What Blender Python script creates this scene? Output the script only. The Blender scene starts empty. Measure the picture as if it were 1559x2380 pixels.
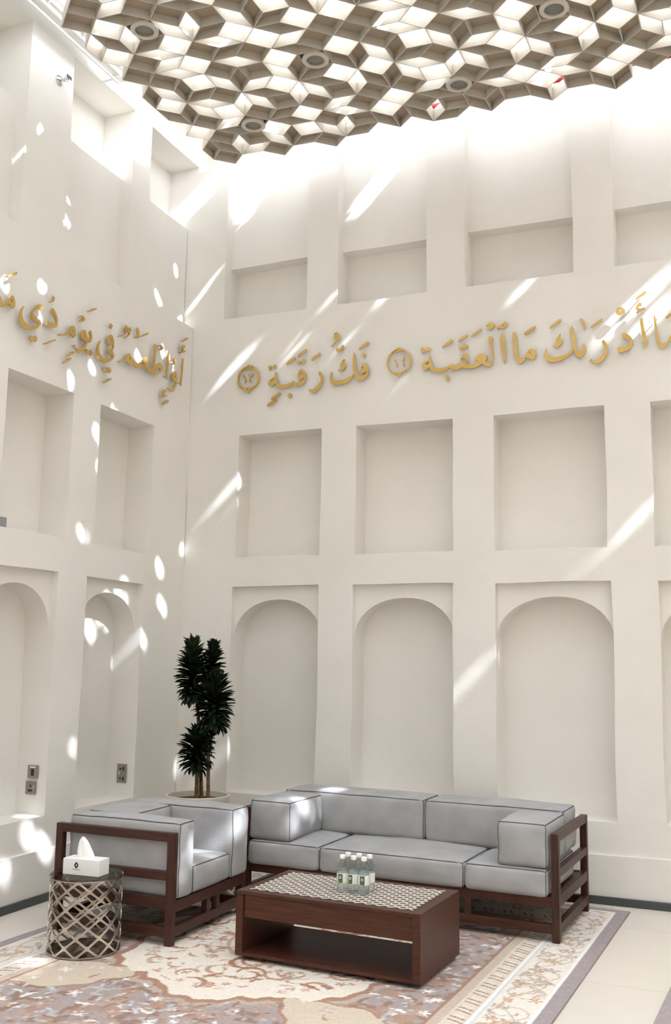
import bpy, bmesh, math, random
import numpy as np
from mathutils import Vector, Matrix, noise

# ------------------------------------------------------------------ camera, sky, sun, exposure
sc = bpy.context.scene
COL = sc.collection
CAM = Vector((4.598, -7.4735, 1.68))
cd = bpy.data.cameras.new('camera'); cam = bpy.data.objects.new('camera', cd); COL.objects.link(cam)
R_ = Vector((0.922065, 0.386727, 0.015434)); U_ = Vector((0.042992, -0.141974, 0.988936)); F_ = Vector((-0.384639, 0.911200, 0.147536))
cam.matrix_world = Matrix(((R_.x, U_.x, -F_.x, CAM.x), (R_.y, U_.y, -F_.y, CAM.y), (R_.z, U_.z, -F_.z, CAM.z), (0, 0, 0, 1)))
cd.sensor_fit = 'AUTO'; cd.sensor_width = 36.0; cd.lens = 34.616; cd.clip_start = 0.05; cd.clip_end = 200
sc.camera = cam
world = bpy.data.worlds.new('sky'); sc.world = world; world.use_nodes = True
bg = world.node_tree.nodes['Background']; bg.inputs[0].default_value = (0.95, 0.975, 1.0, 1); bg.inputs[1].default_value = 4.2
sl = bpy.data.lights.new('sun', 'SUN'); sl.energy = 26.0; sl.angle = math.radians(0.9); sl.color = (0.935, 0.995, 1.07)
sun = bpy.data.objects.new('sun', sl); COL.objects.link(sun)
SUN = Vector((1.0, -0.21, 1.0)).normalized()
sun.rotation_euler = SUN.to_track_quat('Z', 'Y').to_euler(); sun.location = (8, -4, 12)
sc.view_settings.view_transform = 'Standard'; sc.view_settings.look = 'None'
sc.view_settings.exposure = 0.0; sc.view_settings.gamma = 1.0; sc.view_settings.use_curve_mapping = False
sc.cycles.max_bounces = 14; sc.cycles.diffuse_bounces = 8; sc.cycles.transmission_bounces = 12; sc.cycles.transparent_max_bounces = 12
sc.cycles.sample_clamp_indirect = 8.0; sc.cycles.caustics_reflective = False; sc.cycles.use_denoising = True

# ------------------------------------------------------------------ materials
def lin(c):
    return tuple((x / 12.92 if x <= .04045 else ((x + .055) / 1.055) ** 2.4) for x in c)
def rgb(r, g, b): return lin((r / 255, g / 255, b / 255)) + (1,)
def mat(name, col, rough=.6, metal=0., spec=.5):
    m = bpy.data.materials.new(name); m.use_nodes = True
    b = m.node_tree.nodes['Principled BSDF']
    b.inputs['Base Color'].default_value = col; b.inputs['Roughness'].default_value = rough
    b.inputs['Metallic'].default_value = metal; b.inputs['Specular IOR Level'].default_value = spec
    return m
def N(m, t, **k):
    n = m.node_tree.nodes.new(t)
    for a, v in k.items(): setattr(n, a, v)
    return n
def L(m, a, b): m.node_tree.links.new(a, b)
def bsdf(m): return m.node_tree.nodes['Principled BSDF']
def noisy(m, c1, c2, scale=3., detail=4., bump=0., bscale=40., stretch=None, lo=.35, hi=.65):
    """noise colour variation between c1 and c2 and a fine noise bump, both in object space"""
    tc = N(m, 'ShaderNodeTexCoord'); src = tc.outputs['Object']
    if stretch:
        mp = N(m, 'ShaderNodeMapping'); mp.inputs['Scale'].default_value = stretch; L(m, src, mp.inputs[0]); src = mp.outputs[0]
    n = N(m, 'ShaderNodeTexNoise'); n.inputs['Scale'].default_value = scale; n.inputs['Detail'].default_value = detail
    L(m, src, n.inputs['Vector'])
    r = N(m, 'ShaderNodeValToRGB'); r.color_ramp.elements[0].color = c1; r.color_ramp.elements[1].color = c2
    r.color_ramp.elements[0].position = lo; r.color_ramp.elements[1].position = hi
    L(m, n.outputs[0], r.inputs[0]); L(m, r.outputs[0], bsdf(m).inputs['Base Color'])
    if bump:
        n2 = N(m, 'ShaderNodeTexNoise'); n2.inputs['Scale'].default_value = bscale; n2.inputs['Detail'].default_value = 6
        L(m, tc.outputs['Object'], n2.inputs['Vector'])
        b = N(m, 'ShaderNodeBump'); b.inputs['Strength'].default_value = bump; b.inputs['Distance'].default_value = .01
        L(m, n2.outputs[0], b.inputs['Height']); L(m, b.outputs[0], bsdf(m).inputs['Normal'])
    return m
PLASTER = noisy(mat('plaster', rgb(228, 224, 218), .9, 0, .2), rgb(225, 222, 216), rgb(231, 228, 223), 1.3, 6, .55, 5)
TILE = mat('floor_tile', rgb(214, 200, 182), .42, 0, .35)
tc = N(TILE, 'ShaderNodeTexCoord'); mp = N(TILE, 'ShaderNodeMapping'); mp.inputs['Location'].default_value = (0.2, 1.82, 0)
bk = N(TILE, 'ShaderNodeTexBrick'); bk.offset = 0; bk.inputs['Scale'].default_value = 1.0
bk.inputs['Brick Width'].default_value = 1.2; bk.inputs['Row Height'].default_value = 1.2; bk.inputs['Mortar Size'].default_value = .0025
bk.inputs['Color1'].default_value = rgb(222, 215, 204); bk.inputs['Color2'].default_value = rgb(219, 212, 201); bk.inputs['Mortar'].default_value = rgb(192, 180, 164)
nz = N(TILE, 'ShaderNodeTexNoise'); nz.inputs['Scale'].default_value = 2.5; nz.inputs['Detail'].default_value = 8
mx = N(TILE, 'ShaderNodeMix', data_type='RGBA', blend_type='MULTIPLY'); mx.inputs[0].default_value = .14
L(TILE, tc.outputs['Object'], mp.inputs[0]); L(TILE, mp.outputs[0], bk.inputs['Vector']); L(TILE, tc.outputs['Object'], nz.inputs['Vector'])
L(TILE, bk.outputs[0], mx.inputs[6]); L(TILE, nz.outputs[1], mx.inputs[7]); L(TILE, mx.outputs[2], bsdf(TILE).inputs['Base Color'])
BASEB = mat('baseboard_dark', rgb(66, 70, 70), .35)
LATTICE = noisy(mat('lattice_slat', rgb(200, 193, 182), .7, 0, .2), rgb(197, 190, 179), rgb(203, 196, 185), 5, 3)
PANEL = noisy(mat('lattice_closed_panel', rgb(168, 154, 136), .75, 0, .15), rgb(164, 150, 132), rgb(172, 158, 140), 5, 3)
GOLD = noisy(mat('brushed_gold', rgb(205, 172, 105), .38, .75, .5), rgb(199, 165, 98), rgb(212, 181, 114), 6, 3)
FABRIC = noisy(mat('grey_fabric', rgb(166, 166, 167), .95, 0, .15), rgb(160, 160, 161), rgb(171, 171, 172), 6, 8, .25, 160)
PIPING = mat('piping_cord', rgb(92, 92, 94), .9, 0, .1)
WOOD = noisy(mat('dark_walnut', rgb(70, 40, 30), .42, 0, .35), rgb(53, 29, 22), rgb(72, 42, 31), 5, 6, 0, 40, (1, 14, 14))
WOODV = noisy(mat('dark_walnut_upright', rgb(70, 40, 30), .42, 0, .35), rgb(53, 29, 22), rgb(72, 42, 31), 5, 6, 0, 40, (14, 14, 1))
TABLEW = noisy(mat('table_walnut', rgb(72, 42, 31), .40, 0, .35), rgb(60, 32, 22), rgb(82, 45, 31), 5, 7, 0, 40, (1, 16, 16))
INLAYW = mat('inlay_dark', rgb(62, 42, 34), .45); INLAYC = mat('inlay_cream', rgb(226, 220, 210), .5)
STEEL = noisy(mat('nickel_lattice', rgb(196, 188, 178), .26, .95), rgb(178, 169, 158), rgb(210, 203, 194), 8, 3)
CHROME = mat('chrome', rgb(205, 207, 210), .12, 1.0)
WHITEM = mat('white_paint', rgb(232, 232, 230), .5)
PAPER = mat('white_card', rgb(238, 238, 238), .55); TISSUE = mat('tissue_paper', rgb(244, 244, 244), .95, 0, .1)
INK = mat('dark_ink', rgb(48, 48, 48), .6); GREYINK = mat('grey_ink', rgb(150, 150, 150), .6)
CAPM = mat('white_cap', rgb(242, 242, 242), .35); LABELW = mat('bottle_label', rgb(226, 230, 226), .5); LABELG = mat('label_green', rgb(72, 96, 38), .5)
LEAF = noisy(mat('dracaena_leaf', rgb(30, 46, 26), .42, 0, .3), rgb(16, 28, 16), rgb(34, 52, 28), 9, 3)
STEM = noisy(mat('stem_bark', rgb(104, 80, 58), .85, 0, .2), rgb(88, 66, 47), rgb(118, 94, 70), 20, 4, .4, 60)
POTM = mat('pot_stone', rgb(214, 206, 190), .7); SOIL = noisy(mat('soil', rgb(74, 58, 45), .95), rgb(56, 43, 33), rgb(92, 74, 58), 30, 5, .6, 60)
SOCKET = mat('socket_nickel', rgb(150, 144, 134), .35, .6); BLACKP = mat('black_plastic', rgb(30, 30, 30), .4)
SPOTRING = mat('spot_ring', rgb(196, 188, 176), .5); SPOTGLASS = mat('spot_glass', rgb(120, 118, 112), .25, .2)
REDP = mat('red_pipe', rgb(170, 30, 40), .45); GREYB = mat('grey_box_paint', rgb(140, 142, 150), .5)
def glass(name, col, rough, ior, transp):
    m = bpy.data.materials.new(name); m.use_nodes = True; nt = m.node_tree; nt.nodes.clear()
    o = nt.nodes.new('ShaderNodeOutputMaterial'); g = nt.nodes.new('ShaderNodeBsdfGlass'); t = nt.nodes.new('ShaderNodeBsdfTransparent'); x = nt.nodes.new('ShaderNodeMixShader')
    g.inputs['Color'].default_value = col; g.inputs['Roughness'].default_value = rough; g.inputs['IOR'].default_value = ior
    t.inputs['Color'].default_value = col; x.inputs[0].default_value = transp
    nt.links.new(g.outputs[0], x.inputs[1]); nt.links.new(t.outputs[0], x.inputs[2]); nt.links.new(x.outputs[0], o.inputs[0])
    return m
PET = glass('clear_bottle', (.97, .985, .985, 1), .03, 1.30, .72)
WATER = glass('water', (.98, .99, .99, 1), 0, 1.2, .6)
def smoked():
    m = bpy.data.materials.new('smoked_glass'); m.use_nodes = True; nt = m.node_tree; nt.nodes.clear()
    o = nt.nodes.new('ShaderNodeOutputMaterial'); g = nt.nodes.new('ShaderNodeBsdfGlossy'); t = nt.nodes.new('ShaderNodeBsdfTransparent')
    x = nt.nodes.new('ShaderNodeMixShader'); fr = nt.nodes.new('ShaderNodeLayerWeight'); fr.inputs[0].default_value = .25
    g.inputs['Roughness'].default_value = .05; t.inputs['Color'].default_value = (.66, .63, .60, 1)
    k = nt.nodes.new('ShaderNodeMath'); k.operation = 'MULTIPLY'; k.inputs[1].default_value = .45; nt.links.new(fr.outputs[0], k.inputs[0])
    nt.links.new(k.outputs[0], x.inputs[0]); nt.links.new(t.outputs[0], x.inputs[1]); nt.links.new(g.outputs[0], x.inputs[2]); nt.links.new(x.outputs[0], o.inputs[0])
    return m
SMOKE = smoked()
def membrane():
    m = bpy.data.materials.new('skylight_membrane'); m.use_nodes = True; nt = m.node_tree; nt.nodes.clear()
    o = nt.nodes.new('ShaderNodeOutputMaterial'); d = nt.nodes.new('ShaderNodeBsdfDiffuse'); t = nt.nodes.new('ShaderNodeBsdfTranslucent'); x = nt.nodes.new('ShaderNodeMixShader')
    d.inputs[0].default_value = (.85, .85, .84, 1); t.inputs[0].default_value = (.92, .92, .93, 1); x.inputs[0].default_value = .5
    # added border, less translucent, to dim the glow on the two wall tops
    tc = nt.nodes.new('ShaderNodeTexCoord'); sx = nt.nodes.new('ShaderNodeSeparateXYZ'); nt.links.new(tc.outputs['Object'], sx.inputs[0])
    a = nt.nodes.new('ShaderNodeMath'); a.operation = 'LESS_THAN'; a.inputs[1].default_value = .48; nt.links.new(sx.outputs[0], a.inputs[0])
    b = nt.nodes.new('ShaderNodeMath'); b.operation = 'GREATER_THAN'; b.inputs[1].default_value = -.48; nt.links.new(sx.outputs[1], b.inputs[0])
    mm = nt.nodes.new('ShaderNodeMath'); mm.operation = 'MAXIMUM'; nt.links.new(a.outputs[0], mm.inputs[0]); nt.links.new(b.outputs[0], mm.inputs[1])
    mc = nt.nodes.new('ShaderNodeMix'); mc.data_type = 'RGBA'; mc.inputs[6].default_value = (.92, .92, .93, 1); mc.inputs[7].default_value = (.20, .20, .20, 1)
    nt.links.new(mm.outputs[0], mc.inputs[0]); nt.links.new(mc.outputs[2], t.inputs[0])
    nt.links.new(d.outputs[0], x.inputs[1]); nt.links.new(t.outputs[0], x.inputs[2]); nt.links.new(x.outputs[0], o.inputs[0])
    return m
MEMBRANE = membrane()
def attr_mat(name, rough):
    m = mat(name, (1, 1, 1, 1), rough, 0, .15); a = N(m, 'ShaderNodeAttribute'); a.attribute_name = 'col'
    L(m, a.outputs['Color'], bsdf(m).inputs['Base Color'])
    tc = N(m, 'ShaderNodeTexCoord'); n = N(m, 'ShaderNodeTexNoise'); n.inputs['Scale'].default_value = 220; L(m, tc.outputs['Object'], n.inputs['Vector'])
    b = N(m, 'ShaderNodeBump'); b.inputs['Strength'].default_value = .35; b.inputs['Distance'].default_value = .004
    L(m, n.outputs[0], b.inputs['Height']); L(m, b.outputs[0], bsdf(m).inputs['Normal'])
    return m
RUGM = attr_mat('rug_wool', .95)

# ------------------------------------------------------------------ mesh helpers
class MB:
    def __init__(s): s.v = []; s.f = []
    def add(s, vs, fs):
        o = len(s.v); s.v += [tuple(v) for v in vs]; s.f += [tuple(i + o for i in f) for f in fs]
    def box(s, x0, x1, y0, y1, z0, z1, M=None):
        vs = [Vector((x, y, z)) for x in (x0, x1) for y in (y0, y1) for z in (z0, z1)]
        if M: vs = [M @ v for v in vs]
        s.add(vs, [(0, 1, 3, 2), (4, 6, 7, 5), (0, 4, 5, 1), (2, 3, 7, 6), (0, 2, 6, 4), (1, 5, 7, 3)])
    def lathe(s, prof, n=32, c=(0, 0, 0), close=True):
        vs = []; fs = []
        for r, z in prof:
            for k in range(n):
                a = 2 * math.pi * k / n; vs.append((c[0] + r * math.cos(a), c[1] + r * math.sin(a), c[2] + z))
        for i in range(len(prof) - 1):
            for k in range(n):
                k2 = (k + 1) % n; fs.append((i * n + k, i * n + k2, (i + 1) * n + k2, (i + 1) * n + k))
        if close:
            fs.append(tuple(reversed(range(n)))); fs.append(tuple((len(prof) - 1) * n + k for k in range(n)))
        s.add(vs, fs)
    def tube(s, pts, r, n=8, closed=False):
        pts = [Vector(p) for p in pts]; m = len(pts); rs = r if isinstance(r, (list, tuple)) else [r] * m
        vs = []; fs = []; up = None
        for i, p in enumerate(pts):
            a = pts[(i - 1) % m] if (closed or i > 0) else p; b = pts[(i + 1) % m] if (closed or i < m - 1) else p
            t = (b - a).normalized()
            if up is None or abs(t.dot(up)) > .95: up = Vector((0, 0, 1)) if abs(t.z) < .9 else Vector((1, 0, 0))
            e1 = (up - t * up.dot(t)).normalized(); e2 = t.cross(e1); up = e1
            for k in range(n):
                q = 2 * math.pi * k / n; vs.append(p + (e1 * math.cos(q) + e2 * math.sin(q)) * rs[i])
        for i in range(m if closed else m - 1):
            j = (i + 1) % m
            for k in range(n): fs.append((i * n + k, i * n + (k + 1) % n, j * n + (k + 1) % n, j * n + k))
        if not closed: fs.append(tuple(reversed(range(n)))); fs.append(tuple((m - 1) * n + k for k in range(n)))
        s.add(vs, fs)
    def build(s, name, m, parent=None, smooth=False, bevel=0, seg=2, merge=False):
        me = bpy.data.meshes.new(name); me.from_pydata(s.v, [], s.f); me.update()
        bm = bmesh.new(); bm.from_mesh(me)
        if merge: bmesh.ops.remove_doubles(bm, verts=bm.verts, dist=1e-4)
        bmesh.ops.recalc_face_normals(bm, faces=bm.faces); bm.to_mesh(me); bm.free()
        if smooth:
            me.polygons.foreach_set('use_smooth', [True] * len(me.polygons))
            try: me.set_sharp_from_angle(angle=math.radians(38))
            except Exception: pass
        o = bpy.data.objects.new(name, me); COL.objects.link(o); me.materials.append(m)
        if parent: o.parent = parent
        if bevel:
            md = o.modifiers.new('bevel', 'BEVEL'); md.width = bevel; md.segments = seg; md.limit_method = 'ANGLE'; md.angle_limit = math.radians(40)
        return o
def thing(name, label, cat, loc=(0, 0, 0), rz=0., group=None):
    o = bpy.data.objects.new(name, None); COL.objects.link(o); o.location = loc; o.rotation_euler = (0, 0, rz); o.empty_display_size = .1
    o['label'] = label; o['category'] = cat
    if group: o['group'] = group
    return o
def tag(o, label, cat, group=None):
    o['label'] = label; o['category'] = cat
    if group: o['group'] = group
    return o
def structure(o): o['kind'] = 'structure'; return o
def dup(root, loc, label, rz=None):
    """copy a thing with copies of its parts and sub-parts"""
    r = root.copy(); COL.objects.link(r); r.location = loc; r['label'] = label
    if rz is not None: r.rotation_euler = (0, 0, rz)
    for ch in list(root.children):
        c = ch.copy(); COL.objects.link(c); c.parent = r
        for g in list(ch.children):
            d = g.copy(); COL.objects.link(d); d.parent = c
    return r
# ---- lattice tiling, holes placed for the sun patches (plan, mm) and letter outlines (wall coordinates, mm)
LAT_FACES = [
 ((2,3,1,-1),[0,1,4,5]),
 ((2,3,1,-1),[1,3,5,7]),
 ((2,3,1,-1),[3,5,7,1]),
 ((2,3,1,-1),[5,6,1,2]),
 ((2,3,1,-1),[6,7,2,3]),
 ((2,3,1,-1),[7,0,3,4]),
 ((0,4,3,3),[0,3,4,7]),
 ((0,4,3,3),[3,5,7,1]),
 ((0,4,3,3),[5,6,1,2]),
 ((0,4,3,3),[6,0,2,4]),
 ((2,3,1,-2),[6,0,2,4]),
 ((2,5,1,0),[0,2,4,6]),
 ((2,5,1,0),[2,3,6,7]),
 ((2,5,1,0),[3,5,7,1]),
 ((2,5,1,0),[5,0,1,4]),
 ((1,2,1,1),[1,3,5,7]),
 ((1,2,1,1),[3,4,7,0]),
 ((1,2,1,1),[4,5,0,1]),
 ((1,2,1,1),[5,7,1,3]),
 ((1,2,1,1),[7,1,3,5]),
 ((0,3,2,2),[0,3,4,7]),
 ((0,3,2,2),[3,6,7,2]),
 ((0,3,2,2),[6,0,2,4]),
 ((3,4,1,-3),[1,3,5,7]),
 ((3,4,1,-3),[3,6,7,2]),
 ((3,4,1,-3),[6,1,2,5]),
 ((3,7,3,0),[1,3,5,7]),
 ((3,7,3,0),[3,5,7,1]),
 ((3,7,3,0),[5,6,1,2]),
 ((3,7,3,0),[6,7,2,3]),
 ((3,2,0,-2),[1,4,5,0]),
 ((3,2,0,-2),[4,7,0,3]),
 ((3,2,0,-2),[7,1,3,5]),
 ((1,3,2,3),[1,4,5,0]),
 ((1,3,2,3),[7,1,3,5]),
 ((3,6,1,-1),[1,2,5,6]),
 ((3,6,1,-1),[2,3,6,7]),
 ((3,6,1,-1),[3,5,7,1]),
 ((3,6,1,-1),[5,7,1,3]),
 ((3,6,1,-1),[7,1,3,5]),
 ((0,2,1,1),[3,5,7,1]),
 ((1,5,2,2),[0,2,4,6]),
 ((1,5,2,2),[2,5,6,1]),
 ((1,5,2,2),[5,0,1,4]),
 ((3,6,3,1),[4,6,0,2]),
 ((3,6,3,1),[6,7,2,3]),
 ((2,2,1,-1),[3,4,7,0]),
 ((2,2,1,-1),[4,6,0,2]),
 ((1,4,2,3),[7,2,3,6]),
 ((2,4,1,0),[3,5,7,1]),
 ((2,4,1,0),[7,0,3,4]),
 ((3,5,2,0),[1,3,5,7]),
 ((3,5,2,0),[3,4,7,0]),
 ((3,5,2,0),[6,1,2,5]),
 ((2,3,1,0),[3,4,7,0]),
 ((2,3,1,0),[4,5,0,1]),
 ((2,6,2,1),[2,5,6,1]),
 ((2,6,2,1),[5,0,1,4]),
 ((3,4,0,-3),[3,5,7,1]),
 ((3,4,0,-3),[7,1,3,5]),
 ((1,3,2,2),[6,1,2,5]),
 ((1,2,0,-1),[2,3,6,7]),
 ((1,2,0,-1),[3,5,7,1]),
 ((1,2,0,-1),[5,0,1,4]),
 ((0,1,0,0),[0,2,4,6]),
 ((0,1,0,0),[2,3,6,7]),
 ((0,1,0,0),[5,0,1,4]),
 ((1,4,3,3),[1,3,5,7]),
 ((1,4,3,3),[7,1,3,5]),
 ((3,5,1,-2),[3,5,7,1]),
 ((3,5,1,-1),[3,5,7,1]),
 ((2,4,2,1),[1,3,5,7]),
 ((2,4,2,1),[3,4,7,0]),
 ((2,4,2,1),[4,6,0,2]),
 ((2,4,2,1),[6,1,2,5]),
 ((3,6,2,-1),[1,3,5,7]),
 ((1,5,3,2),[0,3,4,7]),
 ((2,5,3,1),[1,3,5,7]),
 ((2,5,3,1),[3,6,7,2]),
 ((3,4,1,-2),[3,5,7,1]),
 ((3,4,1,-2),[5,6,1,2]),
 ((0,2,1,2),[0,1,4,5]),
 ((1,2,0,0),[2,5,6,1]),
 ((2,4,1,1),[4,5,0,1]),
 ((1,4,1,2),[5,7,1,3]),
 ((1,4,1,2),[7,2,3,6]),
 ((0,1,1,0),[0,3,4,7]),
 ((2,5,3,2),[1,3,5,7]),
 ((2,3,0,-2),[3,5,7,1])]
LAT_CODE = [
 35622107282803706152040347163125744223403,
 35769867717501478576921832144790113805417,
 35819208250427089117669484565152397647379,
 23452536467512811818976835216707483205411,
 35720662077565397891603792280908668521522,
 31680485097775082025612809959505599293609,
 19806717733022326872193780729940467884720,
 9903385151544510438831589899764585484063,
 31335651229750006241959934916378074647896,
 35769938640622312806734703129629541673839,
 35819186000151223493500793699479088447433,
 35622106448418537103076234784404338673487,
 35622128976803952374042486496911525489694,
 23797355872856940228138299452416137176575,
 35622061391619445788933236856026975577159,
 22023717504692485224979945954441220829066,
 35769938640622306903944969585570224942085,
 34439659175751889972470004913823599814288,
 35819200740918180586685628070770560000424,
 31631222997436817397297843948531233430855,
 23649613794256062971547245141405428102785,
 23649591265856518032373133604912109603191,
 35769938640617596908191644903626768048444,
 61131071466237919604386931381002266842391090,
 61119591647431538501655057272094939288316755,
 192050869897350686112778522644001166721894759,
 131027058956565029875016537548504025568894369,
 23650011797893679916587041374778450974414,
 26218182531246831418775175794614467623987862,
 26207096813972474221563035044505629156249194,
 31729828689734599219210740312387054472719,
 23895955724463252443113355725077928613832,
 35819208528558618656037606622490685965085,
 34439659175766020278878903557837792731923,
 35622103945211221385475899244166864418973,
 209506895550217278589567742227309310636510340,
 26219512765654756725377520309131149232422170,
 35769938640622307143244298678926999802402,
 26219512826564497203489918904120558028472792,
 576079443916812446838819235636615548281058879,
 3695419319787045641861869042257829908534,
 35622128979055406786952337893029423329992,
 35769936137466815072238971525550062156478,
 35622053882157642825772286967423957000183,
 35622128977924975846433058805933182884001,
 35769936137466815072238070957738280161752,
 31680538498425858325658251356402520462800,
 35720668474179223463947893339243482776011,
 35769931131028631610930420473133800683419,
 35622126473667287177704040134285693977153,
 35769930296723521827568510820151908042433,
 35769938640622307143317244671681341375208,
 35622128976441270284087958430719368312175,
 35622128976822792170949694005010699039269,
 31631200468641621674131554330383687306445,
 34439658341121794949140621288960333950824,
 23797423458017902630928310754012776504513,
 35622126473667287895678876279410346297354,
 35720669586947129624165608701930403863855,
 689544941019872638487010555831660649763471322,
 23353996969803116327005566964522663935588,
 35819208528536635573827783977227411621083,
 31286404426518676998814783389842430409392,
 35671332392074027358891799149126454581322,
 34341089362160790121038155472453899740854,
 11923447216555530488470534338133975168665,
 35671377170743157759506915192285024209708,
 107014199097432817506855697093228416518232,
 35179108002046561928065628971748070140838,
 35622107282681242779335288103919336168503,
 35622128976780401730572015209443102378954,
 35769938640198395560491536265242867473908,
 31779100246434967187117185089244128503121,
 34291781926895044761479697284562213813186,
 35769938640608174603458596868864468680588,
 52403551347166896862385310391099838197686351,
 107457625585675855994701934415700155181284,
 35178875208598735121668322276584016670438,
 31779032661109169610136135314321133420740,
 34439636647451257735949921743407380918151,
 29906787766401486386732994579287297679258,
 35769931131113401005240225973543728135387,
 35868455609579193018469427711776849586337,
 35769871055423671288757303159140747260786,
 35622058888299086211520223042642550506745,
 34291849511698026614740285163314657110486,
 35720668474560746281418581829583696937896,
 107605425236853348122437432586741671524420,
 35671399977145486539032484863816928192966]
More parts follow.
